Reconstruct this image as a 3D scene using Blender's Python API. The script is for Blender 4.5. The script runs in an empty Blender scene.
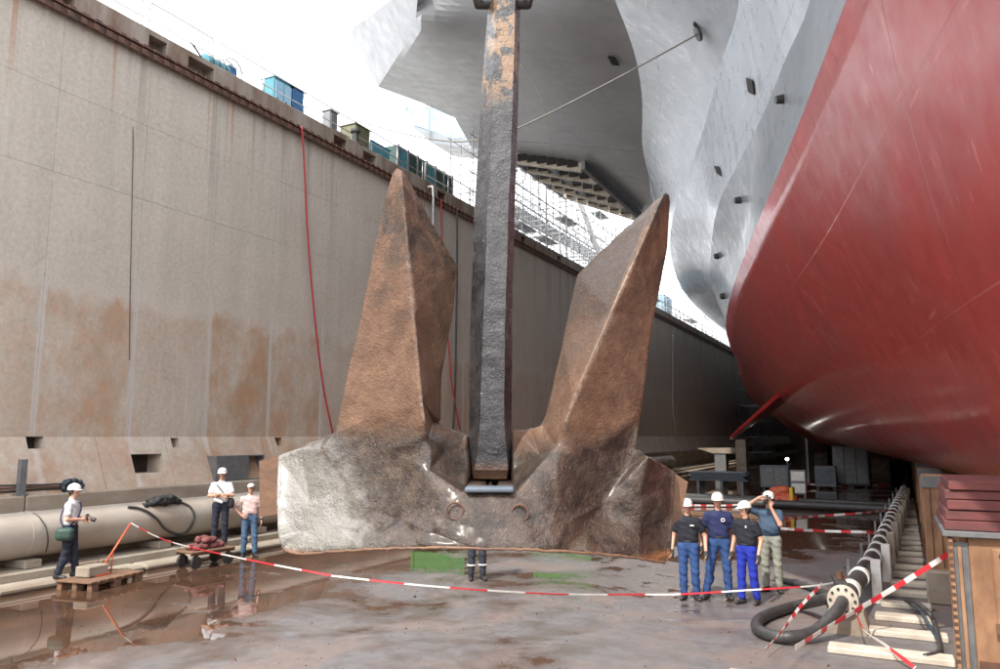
import bpy, bmesh, math, random
import numpy as np
from mathutils import Vector, Matrix, noise as mnoise
from mathutils.geometry import delaunay_2d_cdt
random.seed(7); RNG = np.random.default_rng(7)
PI = math.pi
S = bpy.context.scene
COL = S.collection
# ------------------------------------------------------------------ camera
CAMH = 2.9; YAW = math.radians(27.0); PIT = math.radians(7.5774); FPX = 763.0
Fv = np.array([-math.sin(YAW)*math.cos(PIT), math.cos(YAW)*math.cos(PIT), math.sin(PIT)])
Rv = np.array([math.cos(YAW), math.sin(YAW), 0.0]); Uv = np.cross(Rv, Fv)
FH = np.array([-math.sin(YAW), math.cos(YAW), 0.0])
cam = bpy.data.cameras.new('camera'); cam.sensor_width = 36; cam.lens = FPX*36/1000
cam.clip_start = 0.1; cam.clip_end = 3000
co = bpy.data.objects.new('camera', cam); COL.objects.link(co); S.camera = co
co.matrix_world = Matrix(((Rv[0], Uv[0], -Fv[0], 0), (Rv[1], Uv[1], -Fv[1], 0), (Rv[2], Uv[2], -Fv[2], CAMH), (0, 0, 0, 1)))
# ------------------------------------------------------------------ sky, sun, exposure
SUN_EL = math.radians(50); SUN_AZ = math.radians(180+8)   # compass from +Y, clockwise: sun behind the camera
SKY_W = 17.0
W = bpy.data.worlds.new('World'); S.world = W; W.use_nodes = True
nt = W.node_tree; nt.nodes.clear()
out = nt.nodes.new('ShaderNodeOutputWorld'); bg = nt.nodes.new('ShaderNodeBackground'); bg.inputs[1].default_value = 0.12
sky = nt.nodes.new('ShaderNodeTexSky'); sky.sky_type = 'NISHITA'; sky.sun_disc = False
sky.sun_elevation = SUN_EL; sky.sun_rotation = SUN_AZ; sky.dust_density = 3.0; sky.air_density = 1.0
tc = nt.nodes.new('ShaderNodeTexCoord'); nz = nt.nodes.new('ShaderNodeTexNoise'); nz.inputs['Scale'].default_value = 2.2; nz.inputs['Detail'].default_value = 6
rp = nt.nodes.new('ShaderNodeValToRGB'); rp.color_ramp.elements[0].position = 0.30; rp.color_ramp.elements[0].color = (.45, .45, .45, 1); rp.color_ramp.elements[1].position = 0.62
mx = nt.nodes.new('ShaderNodeMixRGB'); mx.inputs[2].default_value = (SKY_W, SKY_W*1.02, SKY_W*1.06, 1)
L = nt.links
L.new(tc.outputs['Generated'], nz.inputs['Vector']); L.new(nz.outputs['Fac'], rp.inputs[0]); L.new(rp.outputs[0], mx.inputs[0])
L.new(sky.outputs[0], mx.inputs[1]); L.new(mx.outputs[0], bg.inputs[0]); L.new(bg.outputs[0], out.inputs[0])
sl = bpy.data.lights.new('sun', 'SUN'); sl.energy = 2.4; sl.angle = math.radians(0.6); sl.color = (1, .94, .85)
so = bpy.data.objects.new('sun', sl); COL.objects.link(so)
SDIR = Vector((math.sin(SUN_AZ)*math.cos(SUN_EL), math.cos(SUN_AZ)*math.cos(SUN_EL), math.sin(SUN_EL)))
so.rotation_euler = SDIR.to_track_quat('Z', 'Y').to_euler(); so.location = (0, -20, 40)
S.view_settings.view_transform = 'Standard'; S.view_settings.look = 'None'; S.view_settings.gamma = 1
S.view_settings.exposure = 1.05
S.cycles.max_bounces = 6

def at(x, y, X=None, Y=None, Z=None, D=None):
    """point of the place seen at a measured photo position, at a known distance"""
    r = (x-500)*Rv-(y-334.5)*Uv+FPX*Fv
    if X is not None: t = X/r[0]
    elif Y is not None: t = Y/r[1]
    elif Z is not None: t = (Z-CAMH)/r[2]
    else: t = D/(r@FH)
    return Vector((np.array([0, 0, CAMH])+r*t).tolist())

# ------------------------------------------------------------------ materials
class N:
    def __init__(s, name, rough=.5, metal=0., spec=.5, coat=0.):
        s.m = bpy.data.materials.new(name); s.m.use_nodes = True; s.t = s.m.node_tree
        s.b = s.t.nodes['Principled BSDF']; s.b.inputs['Roughness'].default_value = rough
        s.b.inputs['Metallic'].default_value = metal; s.b.inputs['Specular IOR Level'].default_value = spec
        s.b.inputs['Coat Weight'].default_value = coat; s.b.inputs['Coat Roughness'].default_value = .15
        s.tc = s.t.nodes.new('ShaderNodeTexCoord'); s.geo = s.t.nodes.new('ShaderNodeNewGeometry')
    def l(s, a, b): s.t.links.new(a, b)
    def n(s, k): return s.t.nodes.new(k)
    def pos(s, world=True, scale=(1, 1, 1)):
        mp = s.n('ShaderNodeMapping'); mp.inputs['Scale'].default_value = scale
        s.l(s.geo.outputs['Position'] if world else s.tc.outputs['Object'], mp.inputs['Vector']); return mp.outputs[0]
    def noise(s, scale, detail=5, rough=.55, vec=None, dist=0):
        q = s.n('ShaderNodeTexNoise'); q.inputs['Scale'].default_value = scale; q.inputs['Detail'].default_value = detail
        q.inputs['Roughness'].default_value = rough; q.inputs['Distortion'].default_value = dist
        s.l(vec if vec is not None else s.pos(), q.inputs['Vector']); return q.outputs['Fac']
    def ramp(s, f, stops):
        r = s.n('ShaderNodeValToRGB'); e = r.color_ramp.elements
        while len(e) < len(stops): e.new(0.5)
        for i, (p, c) in enumerate(stops):
            e[i].position = p; e[i].color = (c, c, c, 1) if isinstance(c, (int, float)) else (*c, 1)
        s.l(f, r.inputs[0]); return r.outputs[0]
    def mix(s, f, a, b, mode='MIX'):
        q = s.n('ShaderNodeMixRGB'); q.blend_type = mode
        for i, v in ((0, f), (1, a), (2, b)):
            if isinstance(v, (int, float)): q.inputs[i].default_value = v if i == 0 else (v, v, v, 1)
            elif isinstance(v, tuple): q.inputs[i].default_value = (*v, 1)
            else: s.l(v, q.inputs[i])
        return q.outputs[0]
    def math(s, op, a, b=0., clamp=False):
        q = s.n('ShaderNodeMath'); q.operation = op; q.use_clamp = clamp
        for i, v in ((0, a), (1, b)):
            if isinstance(v, (int, float)): q.inputs[i].default_value = v
            else: s.l(v, q.inputs[i])
        return q.outputs[0]
    def axis(s, k, vec=None):
        q = s.n('ShaderNodeSeparateXYZ'); s.l(vec if vec is not None else s.geo.outputs['Position'], q.inputs[0]); return q.outputs[k]
    def rng(s, v, a, b, c=0., d=1.):
        q = s.n('ShaderNodeMapRange'); q.inputs[1].default_value = a; q.inputs[2].default_value = b; q.inputs[3].default_value = c; q.inputs[4].default_value = d
        s.l(v, q.inputs[0]); return q.outputs[0]
    def bump(s, h, strength=.3, dist=.02):
        q = s.n('ShaderNodeBump'); q.inputs['Strength'].default_value = strength; q.inputs['Distance'].default_value = dist
        s.l(h, q.inputs['Height'])
        prev = s.b.inputs['Normal'].links
        if prev: s.l(prev[0].from_socket, q.inputs['Normal'])
        s.l(q.outputs[0], s.b.inputs['Normal']); return q
    def col(s, c): s.l(c, s.b.inputs['Base Color']) if not isinstance(c, tuple) else setattr(s.b.inputs['Base Color'], 'default_value', (*c, 1)); return s
    def rough(s, c): s.l(c, s.b.inputs['Roughness']); return s

def pm(name, c1, c2, scale=4., rough=.6, metal=0., bump=.15, bscale=40., dist=.01, world=False, stretch=(1, 1, 1), lo=.35, hi=.65, coat=0):
    k = N(name, rough, metal, coat=coat); v = k.pos(world, stretch)
    f = k.noise(scale, 6, .6, v); k.col(k.mix(k.ramp(f, [(lo, 0), (hi, 1)]), c1, c2))
    k.rough(k.rng(k.noise(scale*2.3, 4, .6, v), .3, .7, max(.04, rough-.12), min(1, rough+.12)))
    if bump: k.bump(k.noise(bscale, 4, .6, v), bump, dist)
    return k.m

M = {}
def wall_mat():
    k = N('dock_concrete', .85); P = k.pos()
    a = k.noise(.55, 7, .6, k.pos(True, (1, 1, 1)))
    c = k.mix(k.ramp(a, [(.3, 0), (.7, 1)]), (.50, .435, .345), (.63, .56, .455))
    fine = k.noise(9, 8, .7, P); c = k.mix(.55, c, k.ramp(fine, [(.3, (.30, .27, .24)), (.7, (.56, .53, .49))]))
    # board marked vertical streaks
    st = k.noise(1, 5, .65, k.pos(True, (1, 1.7, .13))); c = k.mix(k.ramp(st, [(.38, .22), (.58, 0)]), c, (.33, .30, .26))
    st2 = k.noise(1, 4, .6, k.pos(True, (1, 7, .16))); c = k.mix(k.ramp(st2, [(.60, 0), (.74, .30)]), c, (.64, .60, .54))
    z = k.axis(2); y = k.axis(1)
    # ochre growth below the old water line, patchy by bay, up to about 6.4 m
    edge = k.math('ADD', z, k.math('MULTIPLY', k.math('SUBTRACT', k.noise(1.1, 5, .6), .5), 1.6))
    low = k.rng(edge, 6.6, 6.0)
    bay = k.math('FLOOR', k.math('DIVIDE', k.math('SUBTRACT', y, 10.5), 2.4))
    wn = k.n('ShaderNodeTexWhiteNoise'); wn.noise_dimensions = '1D'; k.l(bay, wn.inputs['W'])
    patch = k.ramp(k.noise(.9, 7, .68, k.pos(True, (1, 1, .7))), [(.36, 0), (.62, 1)])
    och = k.math('MULTIPLY', k.math('MULTIPLY', low, k.rng(wn.outputs[0], 0, 1, .35, 1.)), patch)
    farfade = k.rng(y, 18, 45, 1, .25)
    c = k.mix(k.math('MULTIPLY', k.math('MULTIPLY', och, farfade), .95), c, k.mix(k.ramp(k.noise(2.5, 5), [(.4, 0), (.6, 1)]), (.42, .22, .11), (.35, .235, .14)))
    # pale lime runs along the bay joints
    fr = k.math('FRACT', k.math('DIVIDE', k.math('SUBTRACT', y, 10.5), 2.4)); dj = k.math('MINIMUM', fr, k.math('SUBTRACT', 1, fr))
    dj2 = k.math('ADD', dj, k.math('MULTIPLY', k.math('SUBTRACT', k.noise(3, 4), .5), .05))
    run = k.math('MULTIPLY', k.rng(dj2, .045, .01), k.rng(z, 7.2, 6.2)); c = k.mix(k.math('MULTIPLY', run, .75, True), c, (.52, .50, .47))
    # dark weeping and rust from the coping
    top = k.math('MULTIPLY', k.rng(z, 8.5, 12.8), k.ramp(k.noise(1, 4, .6, k.pos(True, (1, 1.3, .03))), [(.55, 0), (.66, 1)]))
    c = k.mix(k.math('MULTIPLY', top, .55), c, (.17, .15, .13))
    ru = k.math('MULTIPLY', k.rng(z, 10.2, 12.9), k.ramp(k.noise(1, 3, .6, k.pos(True, (1, 2.1, .02))), [(.60, 0), (.66, 1)]))
    c = k.mix(k.math('MULTIPLY', ru, .6), c, (.36, .15, .06))
    base = k.math('MULTIPLY', k.rng(z, 3.2, 2.4), k.ramp(k.noise(1.5, 6, .7), [(.4, 0), (.65, 1)]))
    c = k.mix(k.math('MULTIPLY', base, .5), c, (.36, .20, .12))
    cr = k.rng(k.math('ABSOLUTE', k.math('SUBTRACT', k.noise(.35, 9, .62, k.pos(True, (1, 1, .8)), .4), .5)), .0035, .0005); c = k.mix(k.math('MULTIPLY', cr, .22), c, (.14, .12, .10))
    pit = k.ramp(k.noise(5.5, 8, .75, P), [(.66, 0), (.70, .7)]); c = k.mix(pit, c, (.24, .21, .18))
    tide = k.math('MULTIPLY', k.rng(k.math('ABSOLUTE', k.math('SUBTRACT', edge, 6.35)), .35, .0), .35); c = k.mix(tide, c, (.56, .53, .48))
    k.col(c); k.bump(pit, -.3, .02); k.bump(k.noise(26, 6, .7, P), .35, .02); k.bump(k.noise(2.2, 5, .6, P), .3, .06); k.bump(st2, .12, .03)
    return k.m
M['wall'] = wall_mat()
M['parapet'] = pm('stained_concrete', (.30, .26, .22), (.17, .11, .075), 1.6, .85, world=True, bump=.4, bscale=20, dist=.03, stretch=(1, 1, .35))
M['ledge'] = pm('ledge_concrete', (.36, .32, .26), (.24, .18, .13), 1.4, .8, world=True, bump=.4, bscale=24, dist=.02, stretch=(1, .6, 1.5))
M['darkwall'] = pm('shade_dark_concrete', (.05, .048, .045), (.08, .075, .07), .4, .8, world=True)  # darkness of the end wall beyond the ship put into the concrete colour
M['rustrail'] = pm('rusty_steel_rail', (.16, .075, .045), (.07, .045, .04), 6, .7, .2, world=True, bump=.5, bscale=30)
M['dark'] = pm('dark_recess', (.03, .028, .026), (.05, .045, .04), 5, .9)
def ground_mat():
    k = N('wet_dock_floor', .5); P = k.pos()
    X = k.axis(0); Y = k.axis(1)
    n1 = k.noise(.42, 6, .62, k.pos(True, (1, 1, 1)), .6); n2 = k.noise(1.7, 6, .6, P)
    v = k.math('ADD', k.math('MULTIPLY', n1, .75), k.math('MULTIPLY', n2, .25))
    leftwet = k.rng(X, -7.5, -12.2, -.015, .17); shade = k.rng(Y, 17, 24, 0, .2); near = k.math('MULTIPLY', k.rng(X, -3.4, -1.2, 0, 1), -.10)
    wet0 = k.math('ADD', k.math('ADD', k.math('ADD', v, leftwet), shade), near)
    wet = k.ramp(wet0, [(.545, 0), (.575, 1)]); damp = k.ramp(wet0, [(.44, 0), (.55, 1)])
    dry = k.mix(k.ramp(k.noise(5, 8, .7, P), [(.3, 0), (.7, 1)]), (.095, .088, .088), (.165, .155, .158))
    dry = k.mix(k.ramp(k.noise(.9, 5, .6, P), [(.45, 0), (.65, .6)]), dry, (.20, .135, .105))
    dc = k.mix(damp, dry, (.105, .082, .072))
    wc = k.mix(k.ramp(k.noise(1.2, 5), [(.4, 0), (.6, 1)]), (.060, .036, .024), (.10, .052, .032))
    k.col(k.mix(wet, dc, wc))
    rr = k.mix(damp, .62, .28); rr = k.mix(wet, rr, .018); k.rough(rr)
    h = k.math('MULTIPLY', k.noise(18, 7, .7, P), k.math('SUBTRACT', 1, damp)); k.bump(h, .6, .015)
    k.bump(k.noise(3.0, 2, .5, P), .05, .01)
    k.b.inputs['Specular IOR Level'].default_value = .8
    return k.m
M['ground'] = ground_mat()
M['quay'] = pm('quay_paving', (.30, .29, .27), (.22, .21, .2), .5, .85, world=True)
def hull_mat(name, c1, c2, streak, rough, red=False):
    k = N(name, rough, 0., .5, .35 if red else .2); P = k.pos()
    if red: k.b.inputs['Coat Roughness'].default_value = .16
    c = k.mix(k.ramp(k.noise(.35, 6, .6, P), [(.35, 0), (.65, 1)]), c1, c2)
    c = k.mix(k.ramp(k.noise(1.3, 8, .7, P), [(.30, .35), (.62, 0)]), c, tuple(v*.8 for v in c1))
    s1 = k.noise(1, 4, .6, k.pos(True, (3.2, 2.2, .13)), .2); c = k.mix(k.ramp(s1, [(.60, 0), (.70, .38 if red else .2)]), c, streak)
    s3 = k.noise(1, 3, .6, k.pos(True, (9, 7, .09)), .1); c = k.mix(k.ramp(s3, [(.67, 0), (.70, .6 if red else .12)]), c, streak)
    s2 = k.noise(1, 4, .6, k.pos(True, (3, .16, 4.5)), .2); c = k.mix(k.ramp(s2, [(.66, 0), (.70, .4)]), c, streak)
    # plate seams
    z = k.axis(2); y = k.axis(1)
    fz = k.math('FRACT', k.math('DIVIDE', k.math('ADD', z, .3), 2.35)); fy = k.math('FRACT', k.math('DIVIDE', k.math('ADD', y, k.math('MULTIPLY', z, .25)), 5.6))
    seam = k.math('MAXIMUM', k.rng(fz, .012, .0), k.rng(fy, .007, .0))
    c = k.mix(k.math('MULTIPLY', seam, .6), c, tuple(v*.5 for v in c1)); k.col(c)
    k.rough(k.rng(k.noise(2, 4), .3, .7, rough-.08, rough+.12))
    # frames print through the plating
    wv = k.n('ShaderNodeTexWave'); wv.wave_type = 'BANDS'; wv.bands_direction = 'Y'; wv.inputs['Scale'].default_value = .42 if not red else .3
    wv.inputs['Distortion'].default_value = 2.6; wv.inputs['Detail'].default_value = 2; wv.inputs['Detail Scale'].default_value = 1.2
    k.l(k.pos(True, (1, 1, .25)), wv.inputs['Vector']); k.bump(wv.outputs['Fac'], .08 if not red else .03, .05)
    k.bump(k.noise(1.1, 3, .5, P), .35 if not red else .09, .06); k.bump(seam, .5, .015)
    return k.m
M['hullgrey'] = hull_mat('grey_ship_paint', (.38, .42, .46), (.46, .49, .525), (.60, .62, .64), .30)
M['hulldark'] = hull_mat('darkened_ship_grey', (.17, .185, .20), (.22, .235, .25), (.30, .32, .33), .34)  # darkened ship grey: the side band's shade is put into this colour
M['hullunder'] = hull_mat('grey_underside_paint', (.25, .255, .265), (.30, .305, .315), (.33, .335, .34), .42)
M['hullred'] = hull_mat('red_antifouling_paint', (.40, .034, .028), (.32, .042, .038), (.55, .17, .15), .36, True)
def anchor_mat(name, z0, z1, rustbias, rough):
    k = N(name, rough, .0, .6, .55); k.b.inputs['Coat Roughness'].default_value = .22; v = k.pos(False); z = k.axis(2, k.tc.outputs['Object'])
    n = k.noise(2.4, 6, .6, v, .5); xx = k.axis(0, k.tc.outputs['Object'])
    f = k.math('ADD', k.rng(z, z0, z1, 0, 1), k.math('MULTIPLY', k.math('SUBTRACT', n, .5), .7)); f = k.math('ADD', f, rustbias)
    f = k.math('ADD', f, k.math('SUBTRACT', k.rng(xx, -.35, .20, 0, .20), k.rng(xx, .62, .80, 0, .28)))
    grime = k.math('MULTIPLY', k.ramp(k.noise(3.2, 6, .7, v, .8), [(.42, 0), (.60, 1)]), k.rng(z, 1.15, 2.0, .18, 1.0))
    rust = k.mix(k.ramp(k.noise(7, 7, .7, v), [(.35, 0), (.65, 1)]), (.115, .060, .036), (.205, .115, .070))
    # shade of the right blade's inner face put into the colour, left of the ridge from (1.05,2.17) to (.52,.96)
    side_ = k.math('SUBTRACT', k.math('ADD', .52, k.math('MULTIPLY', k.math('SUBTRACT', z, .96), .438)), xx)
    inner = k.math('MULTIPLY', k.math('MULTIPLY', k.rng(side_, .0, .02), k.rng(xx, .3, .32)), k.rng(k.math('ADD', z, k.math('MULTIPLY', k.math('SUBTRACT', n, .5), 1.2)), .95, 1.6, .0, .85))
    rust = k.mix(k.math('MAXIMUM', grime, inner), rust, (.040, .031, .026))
    rust = k.mix(k.ramp(k.noise(30, 6, .7, v), [(.5, 0), (.66, .55)]), rust, (.12, .065, .04))
    iron = k.mix(k.ramp(k.noise(9, 6, .7, v), [(.4, 0), (.6, 1)]), (.030, .019, .013), (.080, .053, .036))
    uu = k.math('ADD', xx, k.math('MULTIPLY', k.math('SUBTRACT', z, .27), .75)); fine_ = k.noise(11, 7, .72, v)
    glare = k.ramp(k.math('ADD', k.rng(uu, -.50, -1.0, 0, 1), k.math('ADD', k.math('MULTIPLY', k.math('SUBTRACT', n, .5), .9), k.math('MULTIPLY', k.math('SUBTRACT', fine_, .5), 1.1))), [(.25, 0), (.95, 1)])
    iron = k.mix(glare, iron, (.235, .22, .195))  # sky glare on the left palm painted in as a pale tone
    iron = k.mix(k.ramp(k.noise(45, 5, .7, v), [(.58, 0), (.70, .35)]), iron, (.34, .32, .29))
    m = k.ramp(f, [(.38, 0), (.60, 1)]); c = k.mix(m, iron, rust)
    lip = k.math('MULTIPLY', k.rng(z, .045, .005), 1.0, True); c = k.mix(lip, c, (.30, .14, .06))
    pale_edge = k.math('MULTIPLY', k.ramp(k.geo.outputs['Pointiness'], [(.53, 0), (.60, 1)]), k.ramp(k.noise(26, 6, .7, v), [(.47, .0), (.62, .6)]))
    c = k.mix(pale_edge, c, (.42, .36, .30))  # convex edges mixed paler in broken speckle
    k.col(c); k.l(k.mix(m, .45, .0), k.b.inputs['Metallic']); k.l(k.mix(m, k.mix(glare, .42, .7), .16), k.b.inputs['Coat Weight']); k.l(k.mix(m, .6, .28), k.b.inputs['Specular IOR Level'])
    k.rough(k.math('ADD', k.rng(k.noise(14, 5, .6, v), .3, .7, .24, .5), k.math('MULTIPLY', m, .24)))
    k.bump(k.noise(16, 7, .72, v), .9, .022); k.bump(k.noise(70, 4, .6, v), .8, .009); k.bump(k.noise(3.5, 3, .5, v), .25, .05)
    return k.m
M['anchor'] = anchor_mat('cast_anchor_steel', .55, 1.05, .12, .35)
def shank_mat():
    k = N('black_shank_paint', .3, .0, .5, .2); v = k.pos(False); z = k.axis(2, k.tc.outputs['Object'])
    c = k.mix(k.ramp(k.noise(10, 6, .7, v), [(.4, 0), (.62, 1)]), (.013, .012, .014), (.045, .042, .045))
    patch = k.math('MULTIPLY', k.ramp(k.noise(5.5, 6, .65, v), [(.5, 0), (.54, 1)]), k.rng(z, 2.82, 3.0))
    c = k.mix(patch, c, (.22, .13, .065)); low = k.math('MULTIPLY', k.rng(z, .56, .42), .7, True); c = k.mix(low, c, (.30, .15, .08))
    wh = k.ramp(k.noise(1, 5, .6, k.pos(False, (14, 14, 40))), [(.68, 0), (.74, .7)]); c = k.mix(wh, c, (.42, .47, .52))
    k.col(c); k.bump(k.noise(60, 5, .7, v), .9, .008); k.bump(k.noise(8, 5, .6, v), .5, .02)
    k.rough(k.rng(k.noise(12, 4), .3, .7, .16, .42)); return k.m
M['shank'] = shank_mat()
M['ropegrey'] = pm('weathered_rope', (.24, .22, .19), (.17, .155, .135), 20, .8)
M['steelpale'] = pm('pale_worn_steel', (.45, .48, .50), (.28, .29, .30), 10, .3, .4)
M['brownpad'] = pm('brown_rust_pad', (.19, .10, .055), (.12, .065, .04), 5, .6, bump=.6, bscale=25)
M['pipe'] = pm('dusty_pipe_coating', (.42, .38, .33), (.33, .27, .215), 1.2, .6, world=True, bump=.2, bscale=14, stretch=(1, .7, 1))
M['rubber'] = pm('black_rubber', (.03, .03, .032), (.055, .052, .05), 8, .5)
M['darkhose'] = pm('dark_blue_hose', (.03, .05, .075), (.02, .03, .04), 8, .5)
M['blackcloth'] = pm('black_sheet', (.015, .015, .017), (.03, .03, .03), 8, .7, bump=.5, bscale=12, dist=.04)
M['yellow'] = pm('yellow_strap', (.70, .50, .05), (.6, .42, .04), 5, .5)
M['bluegrey'] = pm('blue_grey_metal', (.12, .15, .185), (.085, .105, .13), 4, .5)
M['white'] = pm('white_paint', (.78, .77, .74), (.62, .60, .56), 6, .5)
M['cream'] = pm('pale_concrete_sleeper', (.60, .54, .45), (.42, .36, .29), 3, .75, world=True, bump=.4, bscale=30)
M['tan'] = pm('tan_painted_steel', (.40, .225, .12), (.20, .10, .055), 2.6, .7, world=True, bump=.5, bscale=18, stretch=(1, 1, .5))
M['redwood'] = pm('red_stained_timber', (.19, .055, .05), (.12, .045, .045), 3, .7, world=True, bump=.5, bscale=20, stretch=(.6, .6, 3))
M['greymetal'] = pm('grey_metal', (.20, .205, .21), (.14, .145, .15), 5, .45, .2)
M['orange'] = pm('orange_paint', (.62, .13, .05), (.45, .08, .04), 8, .5)
M['redhose'] = pm('red_hose', (.42, .035, .04), (.33, .03, .035), 6, .5)
M['teal'] = pm('teal_paint', (.06, .25, .30), (.05, .18, .22), 6, .5)
M['blue'] = pm('blue_paint', (.05, .16, .34), (.04, .11, .24), 6, .5)
M['green'] = pm('green_paint', (.03, .26, .06), (.025, .20, .05), 6, .5)
M['darkgreen'] = pm('dark_green_paint', (.03, .075, .055), (.02, .05, .04), 5, .6)
M['olive'] = pm('olive_paint', (.14, .14, .07), (.09, .09, .05), 6, .6)
M['lightblue'] = pm('light_blue_paint', (.30, .50, .64), (.26, .43, .56), 2, .5)
M['wood'] = pm('weathered_wood', (.22, .12, .07), (.12, .07, .045), 5, .8, bump=.5, bscale=30, stretch=(1, 1, 4))
M['galv'] = pm('galvanised_tube', (.50, .50, .50), (.36, .36, .36), 6, .4, .5)
M['skin'] = pm('skin', (.58, .33, .235), (.50, .27, .185), 20, .5, bump=.05)
M['helmet'] = pm('white_helmet_shell', (.80, .79, .77), (.74, .72, .70), 6, .3, bump=0, coat=.5)
M['capw'] = pm('white_cap_cloth', (.75, .74, .72), (.6, .59, .57), 10, .8)
M['hair'] = pm('dark_hair', (.03, .022, .018), (.06, .04, .03), 30, .7, bump=.5, bscale=120)
M['boot'] = pm('black_leather', (.02, .02, .02), (.045, .04, .04), 12, .45)
def cloth(nm, c, v=.8, bs=14): M[nm] = pm(nm, c, tuple(x*v for x in c), 7, .85, bump=.7, bscale=bs, dist=.025); return M[nm]
cloth('white_shirt_cloth', (.74, .75, .78), .9); cloth('navy_trouser_cloth', (.018, .022, .04)); cloth('pink_shirt_cloth', (.66, .48, .45), .9)
cloth('faded_jeans_cloth', (.07, .13, .22)); cloth('black_shirt_cloth', (.012, .014, .022)); cloth('navy_shirt_cloth', (.018, .025, .09))
cloth('work_jeans_cloth', (.028, .075, .22)); cloth('royal_blue_cloth', (.012, .03, .36)); cloth('speckled_shirt_cloth', (.05, .085, .14)); cloth('khaki_cloth', (.30, .31, .26))
cloth('dark_coverall_cloth', (.03, .035, .05)); cloth('glove_cloth', (.06, .055, .05)); M['refl'] = pm('reflective_band', (.75, .75, .72), (.6, .6, .6), 20, .35)

# ------------------------------------------------------------------ builders
class MB:
    def __init__(s): s.v = []; s.f = []
    def add(s, v, f): o = len(s.v); s.v += [tuple(p) for p in v]; s.f += [tuple(i+o for i in q) for q in f]; return s
    def box(s, c, d, rz=0., R=None, bev=0.):
        hx, hy, hz = d[0]/2, d[1]/2, d[2]/2
        if R is None: R = Matrix.Rotation(rz, 3, 'Z')
        c = Vector(c)
        if bev <= 0:
            P = [(x, y, z) for z in (-hz, hz) for y in (-hy, hy) for x in (-hx, hx)]
            return s.add([c+R@Vector(p) for p in P], [(0, 2, 3, 1), (4, 5, 7, 6), (0, 1, 5, 4), (2, 6, 7, 3), (0, 4, 6, 2), (1, 3, 7, 5)])
        bm = bmesh.new(); bmesh.ops.create_cube(bm, size=1); bmesh.ops.scale(bm, vec=d, verts=bm.verts)
        bmesh.ops.bevel(bm, geom=bm.edges, offset=bev, segments=1, affect='EDGES'); bm.verts.index_update()
        s.add([c+R@v.co for v in bm.verts], [[v.index for v in f.verts] for f in bm.faces]); bm.free(); return s
    def rbox(s, a, b, bev=0.):
        a = Vector(a); b = Vector(b); d = b-a; return s.box((a+b)/2, (abs(d.x), abs(d.y), abs(d.z)), bev=bev)
    def bar(s, a, b, w, h=None, bev=0):
        a = Vector(a); b = Vector(b); d = b-a; h = h or w
        R = d.to_track_quat('Y', 'Z').to_matrix(); return s.box((a+b)/2, (w, d.length, h), R=R, bev=bev)
    def tube(s, pts, r, n=8, closed=False, cap=True):
        P = [Vector(p) for p in pts]; m = len(P); rs = r if isinstance(r, (list, tuple)) else [r]*m; rings = []
        up = Vector((0, 0, 1)); prev = None; V = []
        for i in range(m):
            if closed: t = P[(i+1) % m]-P[i-1]
            else: t = P[min(i+1, m-1)]-P[max(i-1, 0)]
            t.normalize()
            if prev is None: a = t.cross(up) if abs(t.z) < .95 else t.cross(Vector((1, 0, 0)))
            else: a = prev-t*prev.dot(t)
            a.normalize(); prev = a; b = t.cross(a)
            for k in range(n): th = 2*PI*k/n; V.append(P[i]+(a*math.cos(th)+b*math.sin(th))*rs[i])
        F = []
        for i in range(m if closed else m-1):
            j = (i+1) % m
            for k in range(n): F.append((i*n+k, i*n+(k+1) % n, j*n+(k+1) % n, j*n+k))
        if cap and not closed: F += [tuple(range(n))[::-1], tuple((m-1)*n+k for k in range(n))]
        return s.add(V, F)
    def lathe(s, prof, c=(0, 0, 0), n=20, R=None):
        V = []; F = []; c = Vector(c); R = R or Matrix.Identity(3); m = len(prof)
        for r, z in prof:
            for k in range(n): V.append(c+R@Vector((r*math.cos(2*PI*k/n), r*math.sin(2*PI*k/n), z)))
        for i in range(m-1):
            for k in range(n): F.append((i*n+k, i*n+(k+1) % n, (i+1)*n+(k+1) % n, (i+1)*n+k))
        F += [tuple(range(n))[::-1], tuple((m-1)*n+k for k in range(n))]
        return s.add(V, F)
    def prism(s, poly, off):
        n = len(poly); off = Vector(off); V = [Vector(p) for p in poly]; V += [p+off for p in V]
        F = [tuple(range(n)), tuple(range(2*n-1, n-1, -1))]+[(i, (i+1) % n+0, (i+1) % n+n, i+n)[::-1] for i in range(n)]
        return s.add(V, F)
    def build(s, name, m, parent=None, smooth=False, loc=None):
        me = bpy.data.meshes.new(name); v = s.v
        if loc is not None: L0 = Vector(loc); v = [Vector(p)-L0 for p in v]
        me.from_pydata([tuple(p) for p in v], [], s.f); me.validate(); me.update()
        bm = bmesh.new(); bm.from_mesh(me); bmesh.ops.recalc_face_normals(bm, faces=bm.faces); bm.to_mesh(me); bm.free()
        if smooth: me.shade_smooth()
        if smooth == 'auto':
            me.set_sharp_from_angle(angle=math.radians(35))
        o = bpy.data.objects.new(name, me); COL.objects.link(o)
        if m is not None: me.materials.append(m)
        if loc is not None: o.location = loc
        if parent is not None:
            o.parent = parent; o.matrix_parent_inverse = Matrix.Identity(4)
            o.location = Vector(loc if loc is not None else (0, 0, 0))-(parent['_w'] and Vector(parent['_w']))
        o['_w'] = tuple(Vector(loc if loc is not None else (0, 0, 0)))
        return o
def tag(o, label=None, cat=None, group=None, kind=None):
    if label: o['label'] = label
    if cat: o['category'] = cat
    if group: o['group'] = group
    if kind: o['kind'] = kind
    return o
def thing(name, label, cat, loc=(0, 0, 0), group=None):
    o = bpy.data.objects.new(name, None); COL.objects.link(o); o.location = loc; o['_w'] = tuple(loc); o.empty_display_size = .2
    return tag(o, label, cat, group)
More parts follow.
